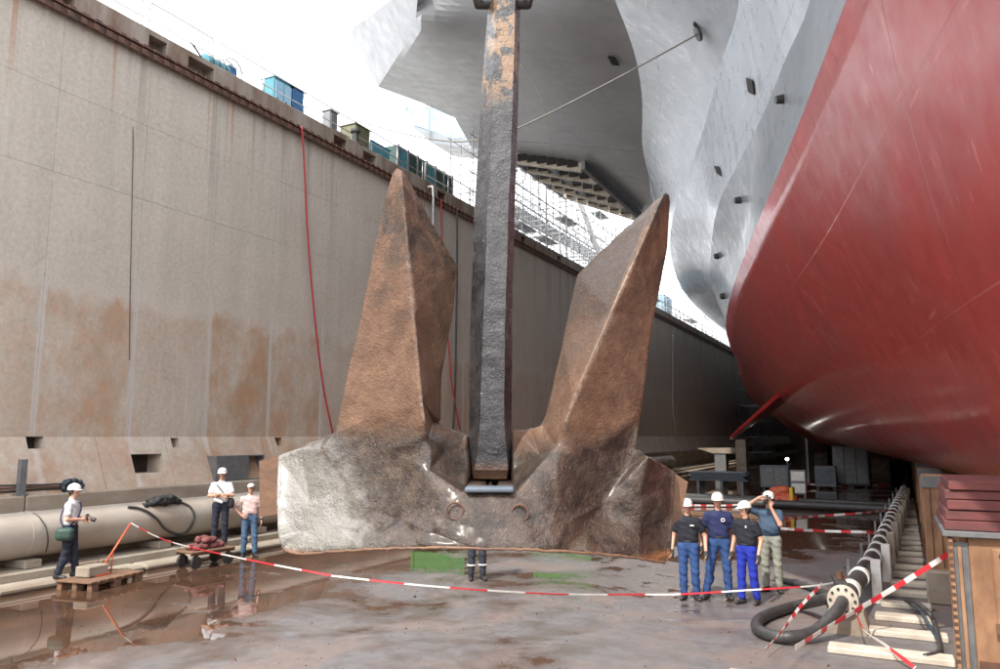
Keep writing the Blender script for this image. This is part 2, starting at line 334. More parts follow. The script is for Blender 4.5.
def copy_tree(o, parent=None):
    c = o.copy(); COL.objects.link(c)
    if parent is not None: c.parent = parent
    for ch in list(o.children): copy_tree(ch, c)
    return c
def curve(pts, n=8):
    """smooth path through points"""
    P = [Vector(p) for p in pts]; out = []
    for i in range(len(P)-1):
        a = P[max(i-1, 0)]; b = P[i]; c = P[i+1]; d = P[min(i+2, len(P)-1)]
        for k in range(n):
            t = k/n; out.append(.5*((2*b)+(c-a)*t+(2*a-5*b+4*c-d)*t*t+(3*b-a-3*c+d)*t**3))
    out.append(P[-1]); return out

# ------------------------------------------------------------------ ground and quays
def plane(name, x0, x1, y0, y1, z, m, kind='structure'):
    o = MB().add([(x0, y0, z), (x1, y0, z), (x1, y1, z), (x0, y1, z)], [(0, 1, 2, 3)]).build(name, m); return tag(o, kind=kind)
gsheet = plane('ground', -1500, 1500, -1500, 1500, -.02, M['quay'])
bm = MB()
plane('dock_floor', -17, 23, -45, 185, 0, M['ground'])
for nm, x0, x1 in (('left_quay', -400, -17.9), ('right_quay', 23.6, 400)):
    tag(MB().rbox((x0, -60, 0), (x1, 400, 13.3)).build(nm, M['quay']), kind='structure')

# ------------------------------------------------------------------ left dock wall
wall = thing('dock_wall', 'long stained concrete dock wall with rusty coping rail on the left of the basin', 'wall')
lifts = [(2.887, 8.9965), (9.0, 10.9965), (11.0, 12.95)]
SE = 2.4; Y0 = 10.5-SE*10
px_niche = {}
for (za, zb) in lifts:
    for i in range(0, 50):
        ya = Y0+i*SE; yb = ya+SE-.009; dx = RNG.uniform(0, .006)
        w = MB().rbox((-18.0, ya, za), (-17.0+dx, yb, zb), bev=.003).build('wall_panel', M['wall'], wall)
MB().rbox((-18.0, Y0, 2.9), (-17.012, Y0+50*SE, 12.94)).build('wall_core', M['wall'], wall)
# far part of the wall, seen at a glancing angle
MB().rbox((-18.0, Y0+50*SE, 0), (-17.0, 185, 12.95)).build('wall_panel', M['wall'], wall)
# battered foot with drain holes: profile (x,z)
def foot_bay(ya, yb, hole=None):
    mb = MB(); a = [(-17.35, 2.885), (-16.985, 2.885), (-16.42, 1.66), (-17.35, 1.66)]
    if hole:
        h0, h1, z0, z1 = hole
        xs = lambda z: -16.985+(2.885-z)/(2.885-1.66)*.565
        def slab(y0, y1, za, zb): mb.add([(-17.35, y, z) if i in (0, 3) else (xs(z), y, z) for y in (y0, y1) for i, z in ((0, zb), (1, zb), (2, za), (3, za))], [(0, 1, 2, 3), (7, 6, 5, 4), (0, 4, 5, 1), (1, 5, 6, 2), (2, 6, 7, 3), (3, 7, 4, 0)])
        slab(ya, h0, 1.66, 2.885); slab(h1, yb, 1.66, 2.885)
        if z1 < 2.88: slab(h0, h1, z1, 2.885)
        slab(h0, h1, 1.66, z0)
    else: mb.prism([(x, ya, z) for x, z in a], (0, yb-ya, 0))
    return mb.build('wall_foot', M['wall'], wall)
yb_ = Y0
holes = {10.35: (10.35, 10.75, 2.62, 2.88), 12.9: (12.85, 13.75, 1.98, 2.45), 14.1: (14.15, 14.4, 2.6, 2.85), 18.0: (18.0, 18.3, 2.6, 2.85), 22.: (22.0, 22.3, 2.6, 2.85)}
cuts = [Y0, -5, 3, 8.0, 9.5, 12.0, 13.95, 15.6, 17.4, 19.9, 23.3, 28, 34, 42, 52, 70, 96, 150]
for a, b in zip(cuts[:-1], cuts[1:]):
    h = next((v for v in holes.values() if a < v[0] and v[1] < b), None); foot_bay(a, b-.015, h)
MB().rbox((-17.33, Y0, 1.67), (-17.3, 150, 2.87)).build('foot_backing', M['dark'], wall)
# ledge and steps
def strips(name, x0, x1, z0, z1, m, L=5.0, ya=-10, yb=150, bev=.03, par=None):
    y = ya
    while y < yb:
        l = L if y < 45 else 20
        MB().rbox((x0, y, z0), (x1, min(y+l-.02, yb), z1+RNG.uniform(-.006, .006)), bev=bev).build(name, m, par); y += l
strips('ledge_block', -17.5, -16.2, 0.0, 1.66, M['ledge'], par=wall)
strips('step_block', -16.2, -15.1, 0.0, .30, M['ledge'], 4.2, par=wall)
strips('kerb_block', -15.08, -14.55, 0.0, .14, M['ledge'], 3.1, bev=.05, par=wall)
# pair of cables and a cable tray post on the ledge
# parapet with notches above coping rail
PZ0, PZ1 = 12.98, 13.72
nots = [(10.1, 10.75), (12.85, 13.4), (14.15, 15.05), (20.5, 21.2), (22.2, 23.0), (27.5, 28.2), (31, 31.6), (36, 36.6), (41, 41.6)]
ys = Y0; segs = []
for a, b in nots: segs.append((ys, a)); ys = b
segs.append((ys, 150))
for a, b in segs:
    y = a
    while y < b-.01:
        e = min(y+3.2, b) if y < 60 else b
        MB().rbox((-17.9, y, PZ0), (-17.06, e-.012, PZ1), bev=.02).build('parapet_block', M['parapet'], wall); y = e
for a, b in nots:
    MB().rbox((-17.9, a, PZ0), (-17.45, b-.01, PZ1-.006)).build('notch_back', M['parapet'], wall)
    MB().rbox((-17.45, a-.02, PZ1-.16), (-17.07, b+.01, PZ1-.004)).build('notch_lintel', M['parapet'], wall)
MB().rbox((-17.25, Y0, 12.952), (-16.86, 150, 12.978)).build('coping_rail', M['rustrail'], wall)
MB().rbox((-16.90, Y0, 12.80), (-16.86, 185, 12.95)).build('coping_rail', M['rustrail'], wall)
zig = MB(); y = 6.
while y < 60:
    zig.rbox((-16.85, y, 12.78), (-16.80, y+.16, 12.93)); zig.rbox((-16.84, y+.02, 12.985), (-16.79, y+.20, 13.06)); y += .34
o = zig.build('rail_teeth', M['rustrail'], wall); o['kind'] = 'stuff'
MB().rbox((-16.97, Y0, 13.00), (-16.82, 150, 13.04)).build('coping_rail', M['rustrail'], wall)
# right and end walls of the basin
rw = thing('basin_wall', 'plain concrete wall on the far right side of the basin beyond the ship', 'wall')
MB().rbox((23, -45, 0), (23.6, 185, 13.3)).build('wall_panel', M['wall'], rw)
ew = thing('basin_end_wall', 'concrete wall closing the basin beyond the ship, shade put into its colour', 'wall')
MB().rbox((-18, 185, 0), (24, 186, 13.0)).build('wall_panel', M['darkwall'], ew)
rw2 = thing('basin_head_wall', 'concrete wall closing the basin behind the camera', 'wall')
MB().rbox((-18, -46, 0), (24, -45, 13.3)).build('wall_panel', M['wall'], rw2)

# ------------------------------------------------------------------ the ship
def pchip(x, y, xi):
    x = np.asarray(x, float); y = np.asarray(y, float); h = np.diff(x); d = np.diff(y)/h; m = np.zeros_like(y)
    for i in range(1, len(x)-1):
        if d[i-1]*d[i] > 0: w1 = 2*h[i]+h[i-1]; w2 = h[i]+2*h[i-1]; m[i] = (w1+w2)/(w1/d[i-1]+w2/d[i])
    m[0] = d[0]; m[-1] = d[-1]; xi = np.clip(xi, x[0], x[-1]); k = np.clip(np.searchsorted(x, xi)-1, 0, len(x)-2)
    t = (xi-x[k])/h[k]; return (y[k]*(1+2*t)*(1-t)**2+h[k]*m[k]*t*(1-t)**2+y[k+1]*t*t*(3-2*t)+h[k]*m[k+1]*t*t*(t-1))
ship = thing('warship', 'huge grey warship with red underwater hull standing on blocks in the drained dock', 'ship')
HY = [5, 8, 10.3, 15.5, 22, 32, 40, 46, 60, 80, 182]
HT = {8.5: [1.0, .35, -.2, -1.5, -3.2, -5.65, -7.3, -8.3, -10.2, -13, -15.4], 6.5: [1.2, .72, .25, -.75, -2.2, -4.45, -6.0, -7.0, -9.2, -12.2, -14],
      4.7: [1.5, 1.1, .75, .1, -1.1, -3.25, -4.8, -5.8, -7.4, -10.2, -13], 2.7: [2.0, 1.7, 1.5, 1.15, .4, -1.1, -2.3, -3.1, -4.4, -7.5, -12],
      2.0: [2.4, 2.2, 2.0, 1.7, 1.4, .6, -.3, -.8, -2.4, -5.6, -11], 1.8: [2.7, 2.5, 2.3, 2.1, 1.9, 1.3, .5, .2, -1.2, -4.4, -10]}
HZ = sorted(HT); SY = np.concatenate([np.linspace(5, 50, 76), np.linspace(52, 182, 26)])
HR = {z: pchip(HY, HT[z], SY) for z in HZ}
SZ = np.array([1.8, 1.85, 1.95, 2.1, 2.3, 2.5, 2.75, 3, 3.3, 3.6, 4, 4.4, 4.8, 5.2, 5.6, 6, 6.5, 7, 7.5, 8, 8.5])
XC = 4.2
def hx(Y, z): return float(pchip(HZ, [pchip(HY, HT[q], np.array([Y]))[0] for q in HZ], np.array([z]))[0])
def grid(rows, name, m, par, smooth=True):
    """rows: list of equally long lists of points"""
    n = len(rows[0]); V = [p for r in rows for p in r]; F = [(i*n+j, i*n+j+1, (i+1)*n+j+1, (i+1)*n+j) for i in range(len(rows)-1) for j in range(n-1)]
    return MB().add(V, F).build(name, m, par, smooth)
cols = [pchip(HZ, [HR[z][i] for z in HZ], SZ) for i in range(len(SY))]
left = [[(cols[i][j], SY[i], SZ[j]) for i in range(len(SY))] for j in range(len(SZ))]
right = [[(2*XC-cols[i][j], SY[i], SZ[j]) for i in range(len(SY))] for j in range(len(SZ)-1, -1, -1)]
rows = left+[[(XC, y, 8.5) for y in SY]]+right+[left[0]]
uh = grid(rows, 'underwater_hull', M['hullred'], ship)
# stem closing the bow end, a little ahead of the first station
st = MB(); n = len(SZ)
V = [(cols[0][j], 5, SZ[j]) for j in range(n)]+[(2*XC-cols[0][j], 5, SZ[j]) for j in range(n)]+[(XC, 5-2.2*((SZ[j]-1.8)/6.7)**.6, SZ[j]) for j in range(n)]
F = [(j, j+1, 2*n+j+1, 2*n+j) for j in range(n-1)]+[(2*n+j, 2*n+j+1, n+j+1, n+j) for j in range(n-1)]
st.add(V, F).build('bow_stem', M['hullred'], ship, True)
def rowpx(px, z, Y):
    P = [at(x, y, Z=z) for x, y in px]; yy = [p.y for p in P]; xx = [p.x for p in P]
    o = np.argsort(yy); yy = [yy[i] for i in o]; xx = [xx[i] for i in o]
    yy = [5]+yy+[184]; xx = [xx[0]+.12*(yy[1]-5)]+xx+[xx[-1]-.005*(184-yy[-2])]
    return pchip(yy, xx, np.asarray(Y, float))
KN = [(810, 0), (785, 60), (765, 110), (740, 160), (720, 200), (711, 250), (712, 285), (735, 328)]
KB = [(739, 0), (722, 60), (701, 137), (677, 200), (671, 255), (690, 300), (728, 332)]
KT = [(615, 0), (632, 45), (640, 80), (643, 150), (655, 200), (668, 250), (684, 292), (722, 333)]
rk = rowpx(KN, 11.0, SY); rb_ = rowpx(KB, 14.0, SY); rt = rowpx(KT, 17.0, SY)
r85 = HR[8.5]
def blend(ra, rb, t, bow=0.): return ra*(1-t)+rb*t+bow*4*t*(1-t)
g1 = [[(x, y, 8.503+2.497*t) for x, y in zip(blend(r85, rk, t, .15), SY)] for t in np.linspace(0, 1, 6)]
grid(g1, 'side_plating', M['hulldark'], ship)
g2 = [[(x, y, 11+3*t) for x, y in zip(blend(rk, rb_, t, .08), SY)] for t in np.linspace(0, 1, 6)]
grid(g2, 'knuckle_plating', M['hullgrey'], ship)
g3 = [[(x, y, 14+3*t) for x, y in zip(blend(rb_, rt, t, .22), SY)] for t in np.linspace(0, 1, 7)]
grid(g3, 'flare_plating', M['hullgrey'], ship)
# upper works closing the block above (inside, out of the picture)
top = MB(); nS = len(SY)
V = [(rt[i], SY[i], 17.0) for i in range(nS)]+[(rt[i], SY[i], 25.0) for i in range(nS)]+[(2*XC-rt[i], SY[i], 25.0) for i in range(nS)]+[(2*XC-rt[i], SY[i], 8.5) for i in range(nS)]
F = [(a*nS+i, a*nS+i+1, (a+1)*nS+i+1, (a+1)*nS+i) for a in range(3) for i in range(nS-1)]
F += [(nS-1, 2*nS-1, 3*nS-1, 4*nS-1), (0, nS, 2*nS, 3*nS)]
top.add(V, F).build('upper_hull', M['hullgrey'], ship)
MB().add([(-10, 182, 1.8), (18, 182, 1.8), (26, 182, 25), (-20, 182, 25)], [(0, 1, 2, 3)]).build('stern_plating', M['hulldark'], ship)
MB().add([(r85[0], 5, 8.5), (2*XC-r85[0], 5, 8.5), (2*XC-rt[0], 5, 17), (rt[0], 5, 17)], [(0, 1, 2, 3)]).build('bow_plating', M['hullgrey'], ship)

def relief(pts, outline, edges=(), key='z', sub=0):
    """triangulate measured points; each is (px,py,value)"""
    P2 = [Vector((p[0], p[1])) for p in pts]; n = len(outline)
    E = [(outline[i], outline[(i+1) % n]) for i in range(n)]+list(edges)
    r = delaunay_2d_cdt(P2, E, [], 1, 1e-4); V = []
    for i, v in enumerate(r[0]):
        og = r[3][i]; val = pts[og[0]][2] if og else None
        if val is None:
            ds = [((v-q).length+1e-3, pts[j][2]) for j, q in enumerate(P2)]; ds.sort(); ds = ds[:3]; val = sum(b/a for a, b in ds)/sum(1/a for a, b in ds)
        V.append((v[0], v[1], val))
    return V, [tuple(f) for f in r[2]]
# flight deck sponson: folded underside reaching out over the quay
sp = [(350, 30), (380, 8), (425, -25), (600, -60), (615, -8), (632, 40), (641, 66), (641.5, 100), (643, 150), (652, 198), (656, 214),
      (637, 214), (610, 190), (583, 166), (518, 159), (472, 148), (455, 118), (422, 103), (378, 87),
      (421, 20), (528, 28), (590, 46)]
ol = list(range(19)); ed = [(0, 19), (18, 19)]
nS0 = len(SY)
def xc_(Y): return float(np.interp(Y, SY, rt))
def lower_surf(px, py, k=.30):
    d = at(px, py, D=1)-Vector((0, 0, CAMH)); lo, hi = 12., 110.
    f = lambda t: (CAMH+d.z*t)-(17+k*(xc_(d.y*t)-d.x*t))
    ts = np.linspace(15, 100, 300); v = [f(t) for t in ts]
    for a, b, fa, fb in zip(ts[:-1], ts[1:], v[:-1], v[1:]):
        if fa <= 0 < fb:
            t = a+(b-a)*(-fa)/(fb-fa); return Vector((d.x*t, d.y*t, CAMH+d.z*t))
    return at(px, py, Z=17)
CT = np.array([(378, 87, 21.3), (422, 103, 20.7), (455, 118, 20.2), (472, 148, 20.0), (518, 159, 19.2), (583, 166, 18.0), (610, 190, 17.75), (637, 214, 17.4), (615, -8, 17), (632, 40, 17), (641, 66, 17), (641.5, 100, 17), (643, 150, 17), (652, 198, 17), (656, 214, 17), (421, 20, 19.6), (528, 28, 18.25), (590, 46, 17.5), (520, 100, 18.9), (425, -25, 21.2), (600, -60, 17), (515, -40, 19.3)])
def _tps(A, B): r2 = ((A[:, None, :2]-B[None, :, :2])**2).sum(-1)/1e4; return r2*np.log(r2+1e-9)
_K = np.zeros((len(CT)+3, len(CT)+3)); _K[:len(CT), :len(CT)] = _tps(CT, CT); _K[:len(CT), len(CT):] = np.c_[np.ones(len(CT)), CT[:, :2]/100]; _K[len(CT):, :len(CT)] = _K[:len(CT), len(CT):].T
_c = np.linalg.solve(_K, np.r_[CT[:, 2], 0, 0, 0])
def lower_surf(px, py):
    q = np.array([[px, py, 0.]]); z = float(_tps(q, CT)@_c[:len(CT)]+np.r_[1, px/100, py/100]@_c[len(CT):]); return at(px, py, Z=z)
def on_plane(px, py, A, B, C):
    n_ = (B-A).cross(C-A); o = Vector((0, 0, CAMH)); d = at(px, py, D=1)-o; return o+d*((A-o).dot(n_)/d.dot(n_))
qa, qb, qc, qg, q1 = lower_surf(528, 28), lower_surf(641, 66), at(425, -25, Z=25.2), lower_surf(421, 20), lower_surf(378, 87)
qA = at(350, 30, Z=q1.z+2.2)
def side(p, a, b): return (b[0]-a[0])*(p[1]-a[1])-(b[1]-a[1])*(p[0]-a[0])
def sp_pt(x, y):
    yf = np.interp(x, [350, 421, 528, 590, 641], [-100, 20, 28, 46, 66])
    if x < 421 and side((x, y), (421, 20), (378, 87)) > -1e-6: return on_plane(x, y, qA, qg, q1)
    if x <= 421 and y < 20: return on_plane(x, y, qA, qg, q1)
    return lower_surf(x, y)
V2, F2 = relief([(x, y, 0) for x, y in sp], ol, ed)
V2 = np.array(V2); F2 = np.array(F2)
def subdiv(V, F):
    E = np.sort(np.concatenate([F[:, [0, 1]], F[:, [1, 2]], F[:, [2, 0]]]), 1); U, inv = np.unique(E, axis=0, return_inverse=True); inv = inv.ravel()
    n = len(V); mid = (V[U[:, 0]]+V[U[:, 1]])/2; k = len(F); a, b, c = inv[:k]+n, inv[k:2*k]+n, inv[2*k:]+n
    return np.vstack([V, mid]), np.vstack([np.c_[F[:, 0], a, c], np.c_[F[:, 1], b, a], np.c_[F[:, 2], c, b], np.c_[a, b, c]])
V2, F2 = subdiv(V2, F2); V2, F2 = subdiv(V2, F2); V2, F2 = subdiv(V2, F2)
V3 = [sp_pt(x, y) for x, y, z in V2]
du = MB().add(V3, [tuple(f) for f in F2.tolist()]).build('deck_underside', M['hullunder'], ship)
du.data.shade_smooth(); du.data.set_sharp_from_angle(angle=math.radians(12))
V3b = [sp_pt(x, y) for x, y in sp[:19]]
mb = MB(); n = 19; V = [tuple(p) for p in V3b]+[(p.x, p.y, max(p.z+.5, 25.5)) for p in V3b]
mb.add(V, [(i, (i+1) % n, (i+1) % n+n, i+n) for i in range(n)]+[tuple(range(n, 2*n))]); mb.build('deck_edge', M['hullgrey'], ship)
# aft gallery beyond: light blue bulwark, its grey bottom plating and rail posts
def plate(px, Y, name, m, par, off=(0, 1.2, .0), lab=None):
    o = MB().prism([at(x, y, Y=Y) for x, y in px], off).build(name, m, par)
    if lab: o['label'] = lab
    return o
plate([(405, 108), (409, 104), (440, 109), (458, 121), (466, 139), (452, 138), (411, 124)], 47, 'gallery_bulwark', M['lightblue'], ship, lab='light blue bulwark plate under the deck edge')
plate([(409, 124.5), (454, 138.3), (480, 139), (500, 158), (478, 149), (432, 143)], 46.6, 'gallery_bottom', M['hulldark'], ship, (0, 3, .0))
for x, y0, y1 in ((405, 98, 110), (407, 99, 112), (429.5, 103, 141), (427, 103, 109), (431.5, 103, 110)):
    a = at(x, y0, Y=46.4); b = at(x, y1, Y=46.4); MB().bar(a, b, .07).build('rail_post', M['greymetal'], ship)
# open deck framing aft: girders with stiffeners
def beam3(a, b, name, par, m, w=.25, h=.6): return MB().bar(a, b, w, h).build(name, m, par)
gird = [((512, 158, 19), (583, 167, 17.8)), ((522, 166, 19), (596, 179, 17.8)), ((534, 175, 19), (610, 192, 17.6)), ((548, 184, 19), (624, 204, 17.4)), ((560, 192, 19), (637, 216, 17.0))]
for a, b in gird:
    A = at(a[0], a[1], Z=a[2]); B = at(b[0], b[1], Z=b[2]); beam3(A, B, 'deck_girder', ship, M['cream'], .3, .62)
    for t in (.12, .26, .4, .54, .68, .82):
        p = A.lerp(B, t); MB().box(p+Vector((.22, -.22, -.02)), (.55, .30, .34), YAW).build('girder_opening', M['dark'], ship)
for a, b in (((516, 160, 18.9), (566, 196, 18.9)), ((583, 165, 17.7), (640, 216, 17.0)), ((548, 163, 18.4), (602, 206, 18.1))):
    beam3(at(*a[:2], Z=a[2]), at(*b[:2], Z=b[2]), 'deck_beam', ship, M['greymetal'], .22, .5)
plate([(515, 161), (583, 165), (637, 213), (565, 196)], 62, 'deck_plating', M['hulldark'], ship, (0, 1, .3))
# openings, fairlead and small fittings on the hull
def on_flare(px, py):
    """point of the plating seen at this photo position (march along the sight line)"""
    d = at(px, py, D=1)-Vector((0, 0, CAMH)); prev = None
    for k in range(2600):
        p = Vector((0, 0, CAMH))+d*(8+k*.02)
        if p.z < 8.5: X = hx(p.y, max(p.z, 1.8)) if 5 < p.y < 182 else 99
        elif p.z < 17:
            if not 5 < p.y < 182: continue
            i = np.interp(p.y, SY, np.arange(nS)); g = lambda r: float(np.interp(i, np.arange(nS), r))
            X = (g(r85)+(g(rk)-g(r85))*(p.z-8.5)/2.5) if p.z < 11 else (g(rk)+(g(rb_)-g(rk))*(p.z-11)/3 if p.z < 14 else g(rb_)+(g(rt)-g(rb_))*(p.z-14)/3)
        else: X = 99
        if p.x > X:
            return p
    return p
for poly in ([(746, 78), (752, 81), (754, 95), (748, 92)], [(714, 166), (718, 167), (721, 176), (717, 174)], ):
    P = [on_flare(*q) for q in poly]; MB().prism([p+Vector((-.006, -.003, -.003)) for p in P], (.03, .015, .015)).build('side_port', M['dark'], ship)
zq = lower_surf(613, 62).z; P = [at(x, y, Z=zq-.12) for x, y in [(608, 58), (615, 59), (619, 66), (612, 65)]]; MB().prism(P, (0, 0, .1)).build('side_port', M['dark'], ship)
for px, r in (((779, 99), .11), ((737, 200), .12), ((716, 256), .14), ((722, 296), .16)):
    p = on_flare(*px); MB().tube([p+Vector((.1, .05, 0)), p+Vector((-.07, -.03, -.02))], [r, r*.8], 12).build('outlet_pipe', M['rubber'], ship, 'auto')
fl = on_flare(700, 33)
f_ = MB().lathe([(.16, 0), (.22, .03), (.22, .10), (.13, .12)], fl+Vector((0, 0, 0)), 16, Vector((-.8, -.3, -.4)).to_track_quat('Z', 'Y').to_matrix()); f_.build('fairlead', M['rubber'], ship, 'auto')
MB().bar(fl+Vector((-.02, 0, .5)), fl+Vector((-.08, -.1, .16)), .07, .25).build('fairlead_guard', M['rubber'], ship)
# bilge fin
fa = Vector((hx(40, 4.9)+.3, 40, 4.9)); tip = at(731, 438, Y=36.5)
finv = [fa+Vector((0, -1.0, .22)), fa+Vector((0, 2.0, .05)), fa+Vector((0, 1.7, -.22)), fa+Vector((0, -1.2, -.10))]
mb = MB().add([tuple(v) for v in finv]+[tuple(tip+Vector((0, -.3, .08))), tuple(tip+Vector((0, .5, .04))), tuple(tip+Vector((0, .4, -.05))), tuple(tip+Vector((0, -.3, -.05)))],
              [(0, 1, 2, 3), (4, 5, 6, 7), (0, 1, 5, 4), (1, 2, 6, 5), (2, 3, 7, 6), (3, 0, 4, 7)])
mb.build('bilge_fin', M['hullred'], ship)
# runs of sealant along the red plating
# keel blocks and cradles under the hull
def keel_block(x, y, label=None, w=1.3, d=1.5, h=1.78, grp='keel blocks under the ship'):
    t = thing('keel_block', label or 'stacked timber and concrete keel block carrying the hull further aft', 'keel block', (x, y, 0), grp)
    MB().rbox((x, y, 0), (x+w, y+d, h*.62), bev=.02).build('base', M['ledge'], t); z = h*.62+.004
    k = 0
    while z < h-.02:
        MB().rbox((x-.04+.03*(k % 2), y-.03, z), (x+w+.04, y+d+.03, min(z+.15, h)-.008), bev=.01).build('timber', M['redwood'], t); z += .155; k += 1
    return t
for i, y in enumerate(np.arange(20.5, 112, 4.6)):
    for j, x in enumerate((1.7, 5.6)): keel_block(x, y)
    if y > 66:
        for x in ((-1.6, -4.2) if y < 86 else (-1.6, -4.6, -7.6)): keel_block(x, y)

# ------------------------------------------------------------------ the anchor
AD = 4.8
ax = thing('ship_anchor', 'giant rust brown stockless anchor hanging upright in the foreground with two pointed flukes', 'anchor', tuple(at(490, 553, D=AD)))
A0 = Vector(ax['_w']); AR = Matrix.Rotation(YAW, 3, 'Z')     # anchor frame faces the camera
ap = [  # outline, counter-clockwise from the left end
 (278, 457, .20), (277, 500, .10), (278, 536, .02), (282, 548, .03), (292, 554, .00), (330, 551, -.11), (360, 549, -.20), (420, 547, -.31), (470, 547.5, -.34), (520, 549, -.34), (560, 551, -.31), (585, 552, -.27), (612, 554.5, -.22), (640, 557.5, -.15), (658, 562, -.07), (667, 561.5, .0), (671, 553, .03), (673, 520, .06), (674, 473, .17),
 (655, 461, .08), (636, 449, .05), (641, 412, .05), (653, 320, .07), (667, 251, .09), (670, 201, .08), (669, 195, .07), (665, 193, .05), (658, 199, .06),
 (615, 238, .15), (578, 275, .235), (564, 340, .155), (548, 416, .09), (543, 426, .11), (530, 431, .13), (513, 432, .15),
 (513, 470, .0), (514, 486, -.12), (465, 486, -.12), (468, 470, -.0), (466, 437, .14), (452, 432, .13), (434, 423, .11),
 (437, 419, .09), (439, 376, .10), (451, 320, .16), (457, 267, .235), (430, 221, .13), (406, 176, .04), (402, 171, .03), (397, 169, .04), (393, 173, .05), (384, 202, .07), (362, 311, .07), (340, 412, .05), (334, 434, .05), (325, 438, .10), (300, 449, .16)]
no = len(ap)
ip = [  # ridges, valleys and bosses
 (402, 182, -.02), (408, 251, -.066), (414, 311, -.106), (422, 400, -.165), (428, 440, -.18),          # 0-4 left fluke ridge
 (657, 208, -.01), (634, 262, -.058), (612, 311, -.10), (573, 400, -.18), (556, 446, -.20),          # 5-9 right fluke ridge
 (320, 450, .03), (350, 490, -.02), (373, 511, -.10), (365, 530, -.12),                              # 10-13 left palm edge
 (385, 450, -.03), (400, 490, -.13), (430, 470, -.20), (437, 500, -.25), (462, 492, -.27), (517, 492, -.27), # 14-19
 (600, 506, -.05), (588, 530, -.14), (625, 470, -.01), (648, 457, -.10), (640, 500, -.10), (640, 530, -.08), # 20-25 right
 (560, 500, -.22), (520, 520, -.29), (450, 520, -.28), (310, 500, .02), (600, 450, -.08), (540, 455, -.08), (444, 452, -.08), (660, 500, -.02), (577, 470, -.17), (365, 420, .0), (335, 525, -.03), (402, 520, -.185), (430, 532, -.275), (485, 532, -.31), (548, 532, -.28), (572, 520, -.22), (305, 530, .01)]
I = lambda k: no+k
ed = [(49, I(0)), (I(0), I(1)), (I(1), I(2)), (I(2), I(3)), (I(3), I(4)), (26, I(5)), (I(5), I(6)), (I(6), I(7)), (I(7), I(8)), (I(8), I(9)),
      (55, I(10)), (I(10), I(11)), (I(11), I(12)), (I(12), I(13)), (I(13), 6), (I(4), I(16)), (I(16), I(17)), (I(18), 37), (I(19), 36), (I(18), I(19)),
      (20, I(22)), (I(22), I(20)), (I(20), I(21)), (I(21), 11), (I(9), I(19)), (19, I(23)), (I(23), I(20)), (I(4), 41), (I(9), 32)]
AV, AF = relief(ap+ip, list(range(no)), ed)
AV = np.array(AV); AF = np.array(AF)
AV[:, 2] = .12+(AV[:, 2]-.12)*1.7
def boundary(F):
    E = np.concatenate([F[:, [0, 1]], F[:, [1, 2]], F[:, [2, 0]]]); s = {(a, b) for a, b in E.tolist()}
    return [(a, b) for a, b in s if (b, a) not in s]
def smooth_d(V, F, it, w):
    E = np.unique(np.sort(np.concatenate([F[:, [0, 1]], F[:, [1, 2]], F[:, [2, 0]]]), 1), axis=0)
    deg = np.bincount(E.ravel(), minlength=len(V)).astype(float)
    for _ in range(it):
        s = np.bincount(E[:, 0], V[E[:, 1], 2], len(V))+np.bincount(E[:, 1], V[E[:, 0], 2], len(V)); V[:, 2] += w*(s/deg-V[:, 2])
    return V
AV, AF = subdiv(AV, AF); AV, AF = subdiv(AV, AF)
wt = np.clip((AV[:, 1]-425)/30, .0, .5); AV = smooth_d(AV, AF, 4, wt)
AV, AF = subdiv(AV, AF); AV = smooth_d(AV, AF, 5, np.clip((AV[:, 1]-425)/40, .03, .6))
AV, AF = subdiv(AV, AF); AV = smooth_d(AV, AF, 2, np.clip((AV[:, 1]-420)/40, .05, .5))
sd = lambda d: .12+(d-.12)*1.7
P3 = np.array([tuple(at(x, y, D=AD+d)) for x, y, d in AV]); A0n = np.array(A0)
ARn = np.array(AR); L3 = (P3-A0n)@ARn                       # local: x right, y away, z up
bd = boundary(AF); bset = {a for a, b in bd}
# coarse casting relief
nzv = np.array([mnoise.fractal(Vector(p)*3.0, 1.0, 2.0, 4) for p in L3]); nz2 = np.array([mnoise.fractal(Vector(p)*16.0, .9, 2.1, 3) for p in L3])
crown_w = np.clip((.75-L3[:, 2])/.25, 0, 1)
L3[:, 1] += nzv*(.0012+.004*crown_w)+nz2*(.0012+.0018*crown_w)
bi = np.array(sorted(bset)); L3[bi, 2] += nz2[bi]*.006*(1); L3[bi, 0] += nzv[bi]*.004
zc = L3[:, 2]; mid = np.where(zc < .65, .30, np.where(zc > 1.0, .155, .30+(zc-.65)/.35*(.155-.30)))
mid = np.minimum(mid, .30)
B3 = L3.copy(); B3[:, 1] = 2*mid-L3[:, 1]; lim = np.where(zc > .8, mid+.09, 9.); B3[:, 1] = np.minimum(B3[:, 1], lim); B3[:, 1] = np.maximum(B3[:, 1], L3[:, 1]+.035)
nA = len(L3); VV = np.vstack([L3, B3]); faces = [tuple(f) for f in AF]+[tuple(int(q)+nA for q in f[::-1]) for f in AF]
